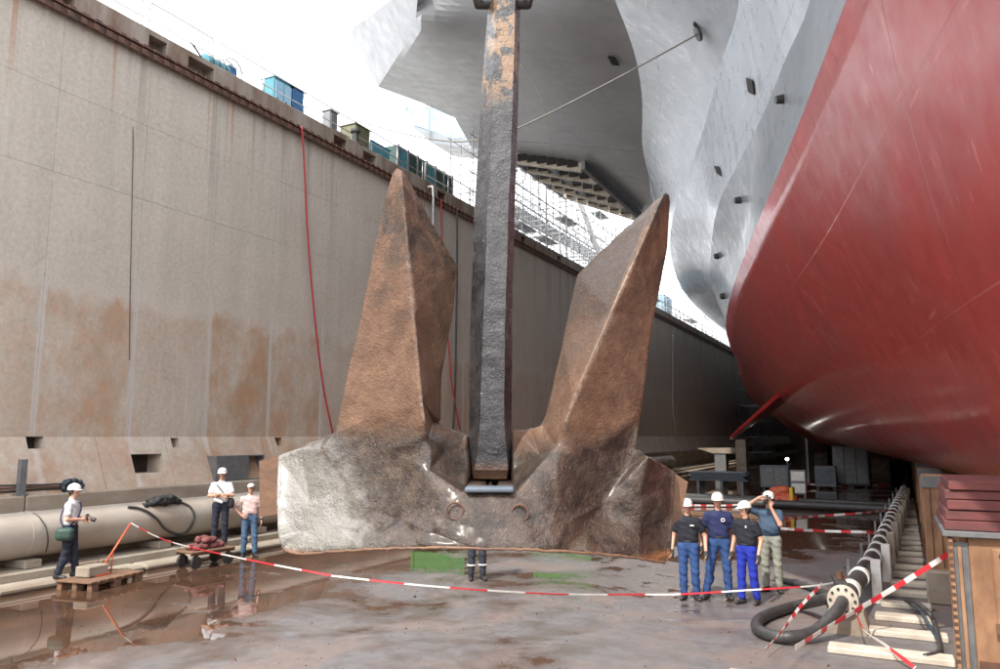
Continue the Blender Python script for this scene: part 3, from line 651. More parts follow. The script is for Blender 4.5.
# the sides get four rows so that the edge is rounded, not knife sharp
cen = {}
bv = sorted(bset); extra = []; idx = {}
nbd = {}
for a, b in bd: nbd.setdefault(a, []).append(b); nbd.setdefault(b, []).append(a)
for v in bv:
    q = [L3[w] for w in nbd[v]]; t = q[0]-q[1] if len(q) > 1 else np.array([1, 0, 0]); nn = np.array([t[2], 0, -t[0]]); nn /= (np.linalg.norm(nn)+1e-9)
    cen[v] = nn
outdir = {}
for a, b in bd:
    t = L3[b]-L3[a]; nn = np.array([t[2], 0, -t[0]]); nn /= (np.linalg.norm(nn)+1e-9)
    outdir.setdefault(a, []).append(nn); outdir.setdefault(b, []).append(nn)
tris = {}
for f in AF.tolist():
    for v in f:
        if v in bset: tris.setdefault(v, []).append(f)
for v in bv:
    nn = np.mean(outdir[v], 0); inner = np.mean([L3[w] for f in tris[v] for w in f], 0)-L3[v]
    if nn@np.array([inner[0], 0, inner[2]]) > 0: nn = -nn
    nn /= (np.linalg.norm(nn)+1e-9)
    f_, k_ = L3[v], B3[v]; w = min(.03 if f_[2] < .75 else .012, (k_[1]-f_[1])*.25)
    for t, o in ((.08, .7), (.3, 1.), (.7, 1.), (.92, .7)):
        idx.setdefault(v, []).append(2*nA+len(extra)); extra.append(f_*(1-t)+k_*t+nn*w*o*.5)
VV = np.vstack([VV, np.array(extra)])
for a, b in bd:
    ra = [a]+idx[a]+[a+nA]; rb = [b]+idx[b]+[b+nA]
    for k in range(5): faces.append((rb[k], ra[k], ra[k+1], rb[k+1]))
me = bpy.data.meshes.new('anchor_whole'); me.from_pydata(VV.tolist(), [], faces); me.update()
b_ = bmesh.new(); b_.from_mesh(me); bmesh.ops.recalc_face_normals(b_, faces=b_.faces); b_.to_mesh(me); b_.free()
vn = np.array([tuple(v.normal) for v in me.vertices])
polys = [tuple(p.vertices) for p in me.polygons]; cz = [VV[list(p), 2].mean() for p in polys]; cx_ = [VV[list(p), 0].mean() for p in polys]
def cutz(x): return .72+.03*math.sin(x*9)
def region(name, sel, label=None):
    ids = [i for i in range(len(polys)) if sel(cx_[i], cz[i])]; used = sorted({v for i in ids for v in polys[i]}); mp = {v: k for k, v in enumerate(used)}
    m = bpy.data.meshes.new(name); m.from_pydata(VV[used].tolist(), [], [tuple(mp[v] for v in polys[i]) for i in ids]); m.update(); m.shade_smooth()
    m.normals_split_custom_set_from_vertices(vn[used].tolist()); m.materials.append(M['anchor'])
    o = bpy.data.objects.new(name, m); COL.objects.link(o); o.parent = ax; o['_w'] = (0, 0, 0)
    if label: o['label'] = label
    return o
ax.rotation_euler = (0, 0, YAW)
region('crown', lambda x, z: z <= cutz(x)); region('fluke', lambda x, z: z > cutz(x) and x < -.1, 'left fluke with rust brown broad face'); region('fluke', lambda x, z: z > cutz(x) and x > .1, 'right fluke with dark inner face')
def la(px, py, d): return AR.inverted()@(at(px, py, D=AD+d)-A0)
def abuild(mb, name, m, smooth=False, label=None):
    o = mb.build(name, m, None, smooth); o.parent = ax
    if label: o['label'] = label
    return o
# end pads standing proud behind the palms
def pad(px, d, name):
    P = [la(x, y, d) for x, y in px]; q = MB().prism(P, (0, .26, 0)); return abuild(q, name, M['brownpad'])
pad([(259, 461), (279, 455), (280, 514), (260, 517)], .20, 'end_pad'); pad([(673, 472), (688, 482), (681, 518), (670, 526)], .18, 'end_pad')
# rim bead along the lower edge, cast rings, slot lip and inner block
rim = curve([la(x, y, sd(d)+.012) for x, y, d in [(284, 550, .02), (300, 554, -.03), (335, 551.5, -.12), (380, 549, -.24), (430, 548, -.315), (500, 549, -.34), (560, 551.5, -.31), (612, 555, -.22), (645, 559.5, -.13), (664, 563, -.05)]], 10)
rim = [p+Vector((0, RNG.uniform(-.003, .003), RNG.uniform(-.003, .003))) for p in rim]
abuild(MB().tube(rim, [RNG.uniform(.006, .010) for _ in rim], 7), 'bottom_rim', M['brownpad'], True)
for px, py in ((455, 511), (520, 513)):
    c = la(px, py, sd(-.30)+.028); pts = [c+Vector((.045*math.cos(t), 0, .045*math.sin(t))) for t in np.linspace(0, 2*PI, 20, False)]
    abuild(MB().tube(pts, .006, 6, closed=True), 'cast_ring', M['rustrail'], True)
a = la(465, 489.5, sd(-.25)); b = la(514, 489.5, sd(-.25))
abuild(MB().rbox(a+Vector((0, -.05, -.014)), b+Vector((0, .12, .014)), bev=.008), 'slot_lip', M['bluegrey'], 'auto')
a = la(455, 484, .22); b = la(527, 440, .5); abuild(MB().rbox(a, b), 'slot_core', M['rubber'])
# shank: chamfered, tapering
def ring(pxl, pxa, pxb, pxr, py, df, ds):
    f1, f2 = la(pxa, py, df), la(pxb, py, df); s1, s2 = la(pxl, py, ds), la(pxr, py, ds); dep = .13
    return [f1, f2, s2, s2+Vector((0, dep, 0)), f2+Vector((0, dep*1.7+(ds-df)*2, 0)), f1+Vector((0, dep*1.7+(ds-df)*2, 0)), s1+Vector((0, dep, 0)), s1]
R_ = [ring(470, 474, 506, 509, 479, -.06, .06), ring(470, 475, 508, 511, 470, -.10, .04), ring(469, 480, 504, 511.5, 425, -.11, .07), ring(470, 483, 505, 512, 330, -.10, .07), ring(474, 487, 508, 514.5, 220, -.09, .07), ring(478, 491, 511, 517, 150, -.08, .07), ring(484.5, 494.5, 514, 519.5, 50, -.07, .06), ring(488, 497, 515, 520, 10, -.06, .06), ring(489, 498, 515, 520, -40, -.06, .06)]
V = []; n8 = 8; RR = []
for i in range(len(R_)-1):
    m_ = 10
    for k in range(m_): RR.append([R_[i][j].lerp(R_[i+1][j], k/m_) for j in range(8)])
RR.append(R_[-1])
for r in RR:
    for p in r: nn = mnoise.noise_vector(p*14)*.003+mnoise.noise_vector(p*4)*.003; V.append(p+nn)
F = [(i*8+k, i*8+(k+1) % 8, (i+1)*8+(k+1) % 8, (i+1)*8+k) for i in range(len(RR)-1) for k in range(8)]+[tuple(range(8)), tuple(len(V)-8+k for k in range(8))]
abuild(MB().add(V, F), 'shank', M['shank'])
# shackle, pin and crane wire above
c = la(503, 3, .06)
abuild(MB().tube([c+Vector((-.17, 0, 0)), c+Vector((.175, 0, 0))], .042, 16), 'shackle_pin', M['rubber'], 'auto')
for s in (-1, 1): abuild(MB().tube([c+Vector((s*.15, 0, -.02)), c+Vector((s*.19, 0, .15)), c+Vector((s*.17, 0, .4)), c+Vector((s*.08, 0, .55)), c+Vector((0, 0, .6))], .045, 12), 'shackle_bow', M['rubber'], True)
wire = thing('crane_wire', 'steel crane wire holding the anchor up out of the picture', 'wire', tuple(A0)); wire.rotation_euler = (0, 0, YAW)
o = MB().tube([c+Vector((0, 0, .58)), c+Vector((0, 0, 22))], .013, 8).build('wire_rope', M['galv'], None, True); o.parent = wire

# ------------------------------------------------------------------ people
def sdf_mesh(prims, res, noise_amp=0.):
    """prims: (a,b,ra,rb,squash_y,k) tapered capsules or ellipsoids joined softly; returns a mesh by surface nets"""
    lo = np.full(3, 1e9); hi = -lo
    for p in prims:
        for q, r in ((p[0], p[2]), (p[1], p[3])): lo = np.minimum(lo, np.array(q)-r-.03); hi = np.maximum(hi, np.array(q)+r+.03)
    n = np.ceil((hi-lo)/res).astype(int)+1; Fd = np.full(n, .2, np.float32)
    for a, b, ra, rb, sq, k in prims:
        a = np.array(a, float); b = np.array(b, float); m = max(ra, rb)+.06
        i0 = np.maximum(((np.minimum(a, b)-m-lo)/res).astype(int), 0); i1 = np.minimum(((np.maximum(a, b)+m-lo)/res).astype(int)+2, n)
        g = np.meshgrid(*[lo[q]+res*np.arange(i0[q], i1[q]) for q in range(3)], indexing='ij')
        P = np.stack(g, -1).astype(np.float32); sc = np.array([1, 1/sq, 1]); Pa = (P-a)*sc; ba = (b-a)*sc
        t = np.clip((Pa@ba)/max(ba@ba, 1e-9), 0, 1); d = np.linalg.norm(Pa-t[..., None]*ba, axis=-1)-(ra+(rb-ra)*t); d *= min(1, .6+.4*sq)
        sl_ = tuple(slice(i0[q], i1[q]) for q in range(3)); o = Fd[sl_]; h = np.clip(.5+.5*(o-d)/k, 0, 1); Fd[sl_] = o*(1-h)+d*h-k*h*(1-h)
    if noise_amp:
        g = np.meshgrid(*[lo[q]+res*np.arange(n[q]) for q in range(3)], indexing='ij'); x, y, z = g
        Fd += noise_amp*(np.sin(z*55+x*21+1.3*np.sin(y*30))+.7*np.sin(z*34-y*40+x*37))
    s_ = Fd < 0; c = [s_[i:n[0]-1+i, j:n[1]-1+j, k:n[2]-1+k] for i in (0, 1) for j in (0, 1) for k in (0, 1)]
    cnt = sum(q.astype(np.int8) for q in c); act = (cnt > 0) & (cnt < 8); ids = np.full(act.shape, -1); ids[act] = np.arange(act.sum()); C = np.argwhere(act)
    acc = np.zeros((len(C), 3)); w = np.zeros(len(C))
    cor = [(i, j, k) for i in (0, 1) for j in (0, 1) for k in (0, 1)]
    for e in range(8):
        for f in range(e+1, 8):
            de = np.array(cor[f])-np.array(cor[e])
            if abs(de).sum() != 1: continue
            A_ = C+cor[e]; B_ = C+cor[f]; va = Fd[A_[:, 0], A_[:, 1], A_[:, 2]]; vb = Fd[B_[:, 0], B_[:, 1], B_[:, 2]]; m = (va < 0) != (vb < 0)
            t = np.where(m, va/(va-vb+1e-12), 0); acc += np.where(m[:, None], A_+t[:, None]*de, 0); w += m
    V = lo+res*(acc/w[:, None]); Q = []
    for ax_ in range(3):
        u, v = (ax_+1) % 3, (ax_+2) % 3; sl0 = [slice(None)]*3; sl1 = [slice(None)]*3; sl0[ax_] = slice(0, -1); sl1[ax_] = slice(1, None)
        ch = np.argwhere(s_[tuple(sl0)] != s_[tuple(sl1)]); ok = (ch[:, u] > 0) & (ch[:, v] > 0) & (ch[:, u] < n[u]-1) & (ch[:, v] < n[v]-1); ch = ch[ok]
        du_ = np.zeros(3, int); dv = np.zeros(3, int); du_[u] = 1; dv[v] = 1
        q = [ids[tuple(x.T)] for x in (ch-du_-dv, ch-dv, ch, ch-du_)]; Q.append(np.stack(q, 1))
    Q = np.concatenate(Q); return V, Q[(Q >= 0).all(1)]
def sdf_obj(name, prims, res, m, parent, amp=0.):
    V, Q = sdf_mesh(prims, res, amp); o = MB().add(V.tolist(), Q.tolist()).build(name, m, None, True); o.parent = parent; return o
def capsule(a, b, ra, rb=None, sq=1., k=.02): return (a, b, ra, rb if rb is not None else ra, sq, k)
def person(label, px, py, hgt, face, arms, feet, shirt, trousers, head='helmet', group=None, Z=0., lean=(0, 0), headturn=0., belly=0., hidden=False, sleeves=.6, gloves=False, camera=None):
    """arms: for each side (right=-1 first) elbow and wrist in body frame (x to the viewer's right when facing -y)"""
    base = at(px, py, Z=Z); t = thing('person', label, 'person', tuple(base), group)
    sc = hgt/1.76; t.scale = (sc, sc, sc)
    t.rotation_euler = (0, 0, math.atan2(-base.x, base.y)*-1*-1+face)   # facing the camera plus a turn
    lx, ly = lean; hipz = .93; pel = np.array([lx*.3, ly*.3, hipz]); ch = np.array([lx*.8, ly*.8, 1.30]); nk = np.array([lx, ly, 1.50]); hd = np.array([lx*1.05, ly*1.1-.015, 1.645])
    H = [(pel+[s*.095, 0, -.03]) for s in (-1, 1)]; body = []; tr = []; sh = []; bts = []
    for s, (fx, fy, kx, ky, toe) in zip((-1, 1), feet):
        hp = H[0] if s < 0 else H[1]; kn = np.array([kx, ky, .50]); an = np.array([fx, fy, .10])
        body += [capsule(hp, kn, .07, .05, 1), capsule(kn, an, .05, .035, 1)]
        tr += [capsule(hp, kn, .098, .072, 1.02, .03), capsule(kn, an+[0, 0, .03], .072, .062, 1.05, .03), capsule(kn+[0, .012, -.15], kn+[0, .012, -.17], .07, .07, 1, .03)]
        tx, ty = math.sin(toe), -math.cos(toe); q = np.array([fx, fy, .045])
        bt = [capsule(q+[-tx*.05, -ty*.05, .01], q+[tx*.13, ty*.13, -.012], .045, .038, 1, .03), capsule(q+[-tx*.03, -ty*.03, 0], q+[0, 0, .12], .045, .055, 1, .03)]; bts.append(bt)
    body += [capsule(pel, ch, .10, .11, .75, .05), capsule(ch, nk, .10, .05, .8, .04), capsule(nk-[0, 0, .03], hd-[0, 0, .05], .052, .05, 1, .02)]
    tr += [capsule(pel+[-.07, 0, .03], pel+[.07, 0, .03], .115, .115, .85, .05), capsule(pel+[0, 0, .10], pel+[0, 0, .14], .145, .14, .70, .04)]
    sh += [capsule(pel+[-.05, 0, .13], pel+[.05, 0, .13], .125, .125, .8, .05), capsule(pel+[-.05, -.01-belly, .2], ch+[-.06, 0, 0], .125+belly*.5, .125, .82, .05), capsule(pel+[.05, -.01-belly, .2], ch+[.06, 0, 0], .125+belly*.5, .125, .82, .05),
           capsule(ch+[-.115, 0, .095], ch+[.115, 0, .095], .07, .07, 1, .06), capsule(ch+[0, 0, .1], nk+[0, .01, -.01], .10, .066, .9, .04)]
    # head: skull, jaw, nose, ears; turned by headturn
    c, sn = math.cos(headturn), math.sin(headturn)
    def hp_(x, y, z): return hd+np.array([x*c-y*sn, x*sn+y*c, z])
    body += [capsule(hp_(0, .018, .03), hp_(0, -.01, .035), .082, .079, 1.08, .02), capsule(hp_(0, -.02, -.03), hp_(0, -.038, -.062), .060, .040, 1, .03), capsule(hp_(0, -.082, .012), hp_(0, -.098, -.018), .010, .015, 1, .012),
             capsule(hp_(-.076, .01, .01), hp_(-.079, .015, -.02), .014, .010, 1, .008), capsule(hp_(.076, .01, .01), hp_(.079, .015, -.02), .014, .010, 1, .008), capsule(hp_(-.03, -.074, .028), hp_(.03, -.074, .028), .014, .014, 1, .012),
             capsule(hp_(-.018, -.078, -.043), hp_(.018, -.078, -.043), .010, .010, 1, .008)]
    hands = []
    for s, (el, wr, hdir, side_) in zip((-1, 1), arms):
        shd = ch+np.array([s*.175, 0, .095]); el = np.array(el, float); wr = np.array(wr, float)
        body += [capsule(shd, el, .052, .040, 1), capsule(el, wr, .041, .027, 1, .015)]
        u = el-shd; e2 = shd+u*sleeves; sh += [capsule(shd, e2, .073, .066, 1, .04)]
        d = np.array(hdir, float); d /= np.linalg.norm(d); sd = np.array(side_, float); sd -= d*(sd@d); sd /= np.linalg.norm(sd); pn = np.cross(d, sd)
        body += [capsule(wr, wr+d*.03, .027, .028, 1, .01), capsule(wr+d*.035-sd*.018, wr+d*.08-sd*.026, .021, .018, 1, .01), capsule(wr+d*.035+sd*.016, wr+d*.08+sd*.026, .021, .017, 1, .01)]
        for q, ln in zip((-.036, -.012, .012, .034), (.068, .078, .073, .058)):
            r0 = wr+d*.085+sd*q; m1 = r0+d*ln*.5+pn*.008*1+sd*q*.15; m2 = m1+d*ln*.45+pn*.024; body += [capsule(r0, m1, .0095, .009, 1, .004), capsule(m1, m2, .009, .0075, 1, .004)]
        body += [capsule(wr+d*.03-sd*.03, wr+d*.065-sd*.062, .012, .011, 1, .008), capsule(wr+d*.065-sd*.062, wr+d*.095-sd*.064+pn*.012, .011, .009, 1, .004)]
        hands.append((wr+d*.08, d, sd))
    sdf_obj('body', body, .0085, M['skin'], t)
    sdf_obj('shirt', sh, .013, shirt, t, .0030); sdf_obj('trousers', tr, .013, trousers, t, .0028)
    for bt in bts: sdf_obj('boot', bt, .012, M['boot'], t)
    for g, d, sd in (hands if gloves else []):
        gp = [capsule(g-d*.06, g+d*.0, .038, .04, 1, .02), capsule(g, g+d*.06, .038, .028, 1, .02), capsule(g-d*.03-sd*.03, g+d*.015-sd*.06, .017, .015, 1, .01)]
        sdf_obj('work_glove', gp, .010, M['glove_cloth'], t)
    def child(mb, name, m, smooth=True):
        o = mb.build(name, m, None, smooth); o.parent = t; return o
    HM = Matrix.Rotation(headturn, 3, 'Z')
    for s in (-1, 1): child(MB().lathe([(.001, -.009), (.008, -.004), (.008, .004), (.001, .009)], hp_(s*.030, -.081, .012), 8), 'eye', M['hair'])
    hm = MB(); hc = Vector(hp_(0, .0, .045))
    if head == 'helmet':
        prof = [(.112, -.005), (.112, .012), (.108, .04), (.096, .072), (.070, .098), (.035, .112), (.002, .115)]
        V = []
        tmp = MB().lathe(prof, (0, 0, 0), 24); V = [hc+HM@Vector((v[0]*.93, v[1]*1.12, v[2])) for v in tmp.v]; hm.add(V, tmp.f)
        child(hm, 'hard_hat', M['helmet'], 'auto')
        br = []; n = 14
        for k in range(n+1):
            th = -PI/2+(k/n-.5)*2.4; br.append((.103*math.cos(th), .124*math.sin(th), 0))
        for k in range(n+1):
            th = -PI/2+(k/n-.5)*2.2; br.append((.112*math.cos(th), .170*math.sin(th)+.0, -.014))
        f = [(k, k+1, n+2+k, n+1+k) for k in range(n)]; V = [hc+HM@Vector(v) for v in br]+[hc+HM@(Vector(v)+Vector((0, 0, -.006))) for v in br]
        m2 = 2*(n+1); child(MB().add(V, f+[tuple(i+m2 for i in q[::-1]) for q in f]+[(k, k+1, m2+k+1, m2+k)[::-1] for k in range(n)]+[(n+1+k, n+2+k, m2+n+2+k, m2+n+1+k) for k in range(n)]), 'hat_peak', M['helmet'], 'auto')
        child(MB().tube([hc+HM@Vector((0, .11*math.cos(a)*1.02, .117*math.sin(a))) for a in np.linspace(.2, PI-.2, 14)], .006, 6), 'hat_ridge', M['helmet'])
    else:
        tmp = MB().lathe([(.09, -.012), (.093, .01), (.089, .035), (.07, .065), (.03, .083), (.002, .086)], (0, 0, 0), 20)
        hm.add([hc+HM@Vector((v[0]*.95, v[1]*1.1, v[2])) for v in tmp.v], tmp.f); child(hm, 'cap', M['capw'], True)
        pk = MB().add([hc+HM@Vector(v) for v in [(-.06, -.085, 0), (.06, -.085, 0), (.05, -.16, -.01), (-.05, -.16, -.01), (-.06, -.085, -.006), (.06, -.085, -.006), (.05, -.16, -.016), (-.05, -.16, -.016)]], [(0, 1, 2, 3), (7, 6, 5, 4), (0, 4, 5, 1), (1, 5, 6, 2), (2, 6, 7, 3), (3, 7, 4, 0)])
        child(pk, 'cap_peak', M['hair'], False)
    hr = [capsule(hp_(-.02, .03, .02), hp_(.02, .03, .02), .078, .078, 1.0, .02), capsule(hp_(0, .045, -.03), hp_(0, .04, -.045), .05, .045, 1, .02)]
    sdf_obj('hair', hr, .01, M['hair'], t)
    # belt
    bl = [Vector(pel)+Vector((.152*math.cos(a), .108*math.sin(a)-.0, .115)) for a in np.linspace(0, 2*PI, 24, False)]
    child(MB().tube(bl, .012, 6, closed=True), 'belt', M['boot'])
    if camera: camera(t, child, np.array(hands[0][0]), np.array(hands[1][0]), hd, hp_)
    t['_sc'] = sc
    return t, child
F0 = [(-.12, 0, -.11, -.02, -.25), (.12, 0, .11, -.02, .25)]
down = lambda s, out=.05, f=-.05: ((s*(.25+out), .03, 1.13), (s*(.27+out), f-.04, .89), (s*.05, -.15, -1), (0, -1, 0))
def cam_black(t, child, a, b, hd, hp_, pos=(0, -.36, 1.12), tilt=0.):
    p = Vector(pos); m = MB().box(p, (.14, .07, .10), bev=.012); child(m, 'camera_body', M['boot'], False)
    R = Matrix.Rotation(tilt, 3, 'X'); q = MB().lathe([(.036, 0), (.038, .06), (.042, .075), (.042, .13), (.034, .132)], p+Vector((0, -.03, 0)), 16, R@Vector((0, -1, -.35)).to_track_quat('Z', 'Y').to_matrix()); child(q, 'camera_lens', M['boot'], 'auto')
    child(MB().box(p+Vector((0, 0, .065)), (.05, .05, .035), bev=.008), 'camera_hump', M['boot'], False)
def at_left(t, child, a, b, hd, hp_):
    cam_black(t, child, a, b, hd, hp_, (.0, -.29, 1.13))
    child(MB().tube(curve([(.13, -.10, 1.42), (.05, -.15, 1.30), (-.12, -.14, 1.12), (-.22, -.02, .98)], 5), .014, 6), 'bag_strap', M['navy_shirt_cloth'])
    child(MB().tube(curve([(.13, -.10, 1.42), (.02, .12, 1.36), (-.14, .14, 1.15), (-.22, .05, .98)], 5), .014, 6), 'bag_strap', M['navy_shirt_cloth'])
    sdf_obj('shoulder_bag', [capsule((-.24, .09, .90), (-.24, -.07, .90), .085, .085, 1, .03), capsule((-.24, .09, .82), (-.24, -.07, .82), .09, .09, 1, .03)], .014, M['darkgreen'], t)
FT = math.radians
person('man in white shirt and helmet with black camera and green bag beside the pallet', 67, 578, 1.78, FT(70), [((-.25, -.02, 1.13), (-.09, -.22, 1.12), (.5, -1, 0), (0, 0, 1)), ((.25, -.02, 1.13), (.10, -.22, 1.10), (-.5, -1, .1), (0, 0, 1))],
       [(-.13, .12, -.10, .02, -.1), (.10, -.10, .09, -.06, .2)], M['white_shirt_cloth'], M['navy_trouser_cloth'], Z=.14, lean=(0, .0), camera=at_left)
def bag_mid(t, child, a, b, hd, hp_):
    sdf_obj('black_bag', [capsule((.22, -.02, 1.02), (.22, -.02, .94), .085, .09, .8, .03)], .014, M['boot'], t)
    child(MB().tube(curve([(-.10, -.12, 1.42), (.05, -.16, 1.25), (.2, -.10, 1.08)], 5), .012, 6), 'bag_strap', M['boot'])
    sdf_obj('paper_bundle', [capsule((-.10, -.20, 1.08), (.04, -.20, 1.02), .045, .035, .6, .02)], .012, M['white'], t)
person('man in white shirt and helmet with arms folded behind the trolley', 219, 546, 1.80, FT(-8), [((-.26, -.05, 1.16), (.02, -.21, 1.16), (1, -.1, .05), (0, 0, 1)), ((.26, -.05, 1.16), (-.02, -.24, 1.20), (-1, 0, .05), (0, 0, 1))],
       F0, M['white_shirt_cloth'], M['navy_trouser_cloth'], Z=.30, camera=bag_mid)
def pouch(t, child, a, b, hd, hp_):
    child(MB().box((.27, -.06, .86), (.09, .08, .15), bev=.015), 'camera_case', M['boot'], False); child(MB().tube(curve([(.26, -.06, 1.0), (.27, -.05, .93)], 3), .01, 6), 'case_strap', M['boot'])
person('man in pale pink T-shirt, jeans and white cap with his hand on his hip', 248, 557, 1.74, FT(5), [((-.36, .02, 1.17), (-.20, -.09, 1.01), (.7, -.5, -.3), (0, 0, -1)), down(1, .0, -.03)],
       [(-.12, 0, -.11, -.02, -.3), (.15, -.03, .13, -.03, .35)], M['pink_shirt_cloth'], M['faded_jeans_cloth'], head='cap', camera=pouch)
def logo(x, z, w, h, y=-.135, round_=False):
    def f(t, child, a, b, hd, hp_):
        if round_: child(MB().lathe([(.035, 0), (.035, .004)], Vector((x, y, z)), 16, Matrix.Rotation(PI/2, 3, 'X')), 'chest_badge', M['capw'], False); child(MB().lathe([(.02, 0), (.02, .006)], Vector((x, y-.001, z)), 12, Matrix.Rotation(PI/2, 3, 'X')), 'badge_centre', M['navy_shirt_cloth'], False)
        else: child(MB().box((x, y, z), (w, .006, h)), 'chest_badge', M['capw'], False)
    return f
person('workman in black T-shirt with small chest badge and blue jeans, nearest the anchor', 690, 600, 1.74, FT(-6), [down(-1, .01), down(1, .05, -.1)], [(-.10, 0, -.10, -.02, -.3), (.12, .02, .11, -.02, .5)],
       M['black_shirt_cloth'], M['work_jeans_cloth'], gloves=True, camera=logo(.09, 1.33, .07, .022), headturn=FT(10))
person('workman in navy T-shirt with round chest emblem standing with legs apart', 721, 599, 1.84, FT(8), [down(-1, .05, -.06), down(1, .02)], [(-.24, -.02, -.17, -.03, -.6), (.14, .0, .12, -.02, .2)],
       M['navy_shirt_cloth'], M['work_jeans_cloth'], gloves=True, camera=logo(.06, 1.34, 0, 0, -.136, True), headturn=FT(-8))
person('workman in black T-shirt and bright royal blue trousers with his head turned away', 749, 604, 1.72, FT(-28), [down(-1, .0, -.02), down(1, .02, -.1)], [(-.10, -.06, -.10, -.04, -.3), (.13, .06, .11, .0, .2)],
       M['black_shirt_cloth'], M['royal_blue_cloth'], gloves=True, camera=logo(.07, 1.36, .025, .04), headturn=FT(-45))
def cam_eye(t, child, a, b, hd, hp_): cam_black(t, child, a, b, hd, hp_, tuple(hp_(0, -.13, .015)))
person('photographer in speckled blue shirt and khaki trousers holding a camera to his face', 773, 592, 1.82, FT(-12), [((-.40, -.12, 1.50), (-.14, -.20, 1.68), (.8, -.1, .1), (0, -.3, 1)), ((.22, -.20, 1.22), (.07, -.19, 1.52), (-.2, .0, 1), (-1, 0, 0))],
       [(-.11, .0, -.11, -.02, -.4), (.12, 0, .11, -.02, .4)], M['speckled_shirt_cloth'], M['khaki_cloth'], belly=.03, camera=cam_eye)
def bands(t, child, a, b, hd, hp_):
    for s in (-1, 1):
        c = Vector((s*.115, -.01, .30)); child(MB().tube([c+Vector((.078*math.cos(q), .078*math.sin(q), 0)) for q in np.linspace(0, 2*PI, 14, False)], .018, 6, closed=True), 'reflective_band', M['refl'])
person('person behind the anchor, only dark trouser legs with reflective bands and boots in view', 477, 580, 1.78, FT(10), [down(-1), down(1)], F0, M['dark_coverall_cloth'], M['dark_coverall_cloth'], camera=bands)

# ------------------------------------------------------------------ left side: pipeline, hoses, things on the ledge
XP = -15.68; pr = .45; pzc = .93
pl = thing('pipeline', 'wide dusty grey pipeline lying along the foot of the dock wall', 'pipe')
segs = [-8, -2, 4, 9.7, 15.7, 21.7, 27.7, 33.7, 45, 60]
for a, b in zip(segs[:-1], segs[1:]):
    MB().tube([(XP, a, pzc), (XP, b-.03, pzc)], pr, 40).build('pipe_section', M['pipe'], pl, 'auto')
    MB().tube([(XP, b-.10, pzc), (XP, b+.07, pzc)], pr+.012, 40).build('joint_band', M['pipe'], pl, 'auto')
for y in np.arange(-6, 60, 3.1): MB().rbox((XP-.42, y, .305), (XP+.40, y+.35, .47), bev=.02).build('saddle', M['ledge'], pl)
def on_pipe(px, py, lift=.03):
    o = Vector((0, 0, CAMH)); d = at(px, py, D=1)-o; a = d.x*d.x+d.z*d.z; b = 2*(d.x*(-XP)+d.z*(CAMH-pzc)); r = pr+lift; c = XP*XP+(CAMH-pzc)**2-r*r
    q = b*b-4*a*c
    t = (-b-math.sqrt(q))/(2*a) if q > 0 else -b/(2*a)
    return o+d*t
tag(MB().tube(curve([on_pipe(*q) for q in [(128, 507), (138, 508), (148, 512), (157, 519), (164, 528), (172, 533), (181, 535), (188, 531), (193, 522), (194, 514), (190, 507), (183, 503), (175, 502)]], 6), .028, 8).build('hose', M['rubber'], None, True), 'black hose looped over the top of the wide grey pipeline', 'hose')
tag(MB().tube(curve([on_pipe(*q, .015) for q in [(33, 513), (40, 518), (46, 528), (48, 541), (46, 552)]], 5), .012, 6).build('cable', M['rubber'], None, True), 'thin dark cable hanging over the pipeline behind the man with the green bag', 'cable')
c = on_pipe(160, 503, .02); prm = []
for dy, dz, r in ((-.42, -.02, .05), (-.25, .03, .09), (-.08, .06, .11), (.08, .05, .12), (.22, .09, .12), (.38, .04, .09), (.5, .0, .06)):
    prm.append(capsule(np.array([c.x+.05, c.y+dy, c.z+dz]), np.array([c.x-.15, c.y+dy+.05, c.z+dz-.01]), r, r*.8, 1, .08))
V, Q = sdf_mesh(prm, .022, .01); tag(MB().add(V.tolist(), Q.tolist()).build('tarpaulin', M['blackcloth'], None, True), 'crumpled black sheet lying on top of the grey pipeline', 'tarpaulin')
# post and cables on the ledge
p = at(20, 494, X=-16.32); t = thing('cable_post', 'short grey post standing on the ledge at the far left', 'post', (p.x, p.y, 1.66))
MB().rbox((p.x-.05, p.y-.07, 1.66), (p.x+.05, p.y+.09, 2.42), bev=.01).build('post', M['greymetal'], t); MB().rbox((p.x-.09, p.y-.11, 1.66), (p.x+.09, p.y+.13, 1.70)).build('base_plate', M['greymetal'], t)
for k, (dz, dx) in enumerate(((.05, .0), (.12, .03), (.18, .01))):
    pts = curve([(-16.45+dx, y, 1.69+dz+.02*math.sin(y*2+k)) for y in np.arange(4, 11.6, .8)], 4)
    tag(MB().tube(pts, .022, 6).build('cable', M['rubber' if k != 1 else 'rustrail'], None, True), ('lowest of three cables along the ledge at the far left', 'middle cable along the ledge at the far left, rust orange', 'topmost of three cables along the ledge at the far left')[k], 'cable')
b0 = at(70, 486, X=-16.5); prm = []
for k in range(9):
    a = k*.7; prm.append(capsule(np.array([b0.x, b0.y+.22*math.cos(a), b0.z-.02+.13*math.sin(a)]), np.array([b0.x+.1, b0.y+.22*math.cos(a+.7), b0.z+.13*math.sin(a+.7)]), .06, .055, 1, .01))
prm.append(capsule(np.array([b0.x, b0.y-.15, 1.72]), np.array([b0.x, b0.y+.2, 1.72]), .08, .07, 1, .03))
V, Q = sdf_mesh(prm, .02, .004); tag(MB().add(V.tolist(), Q.tolist()).build('hose_bundle', M['darkhose'], None, True), 'dark bundle of hoses on the ledge behind the man with the camera', 'hose')
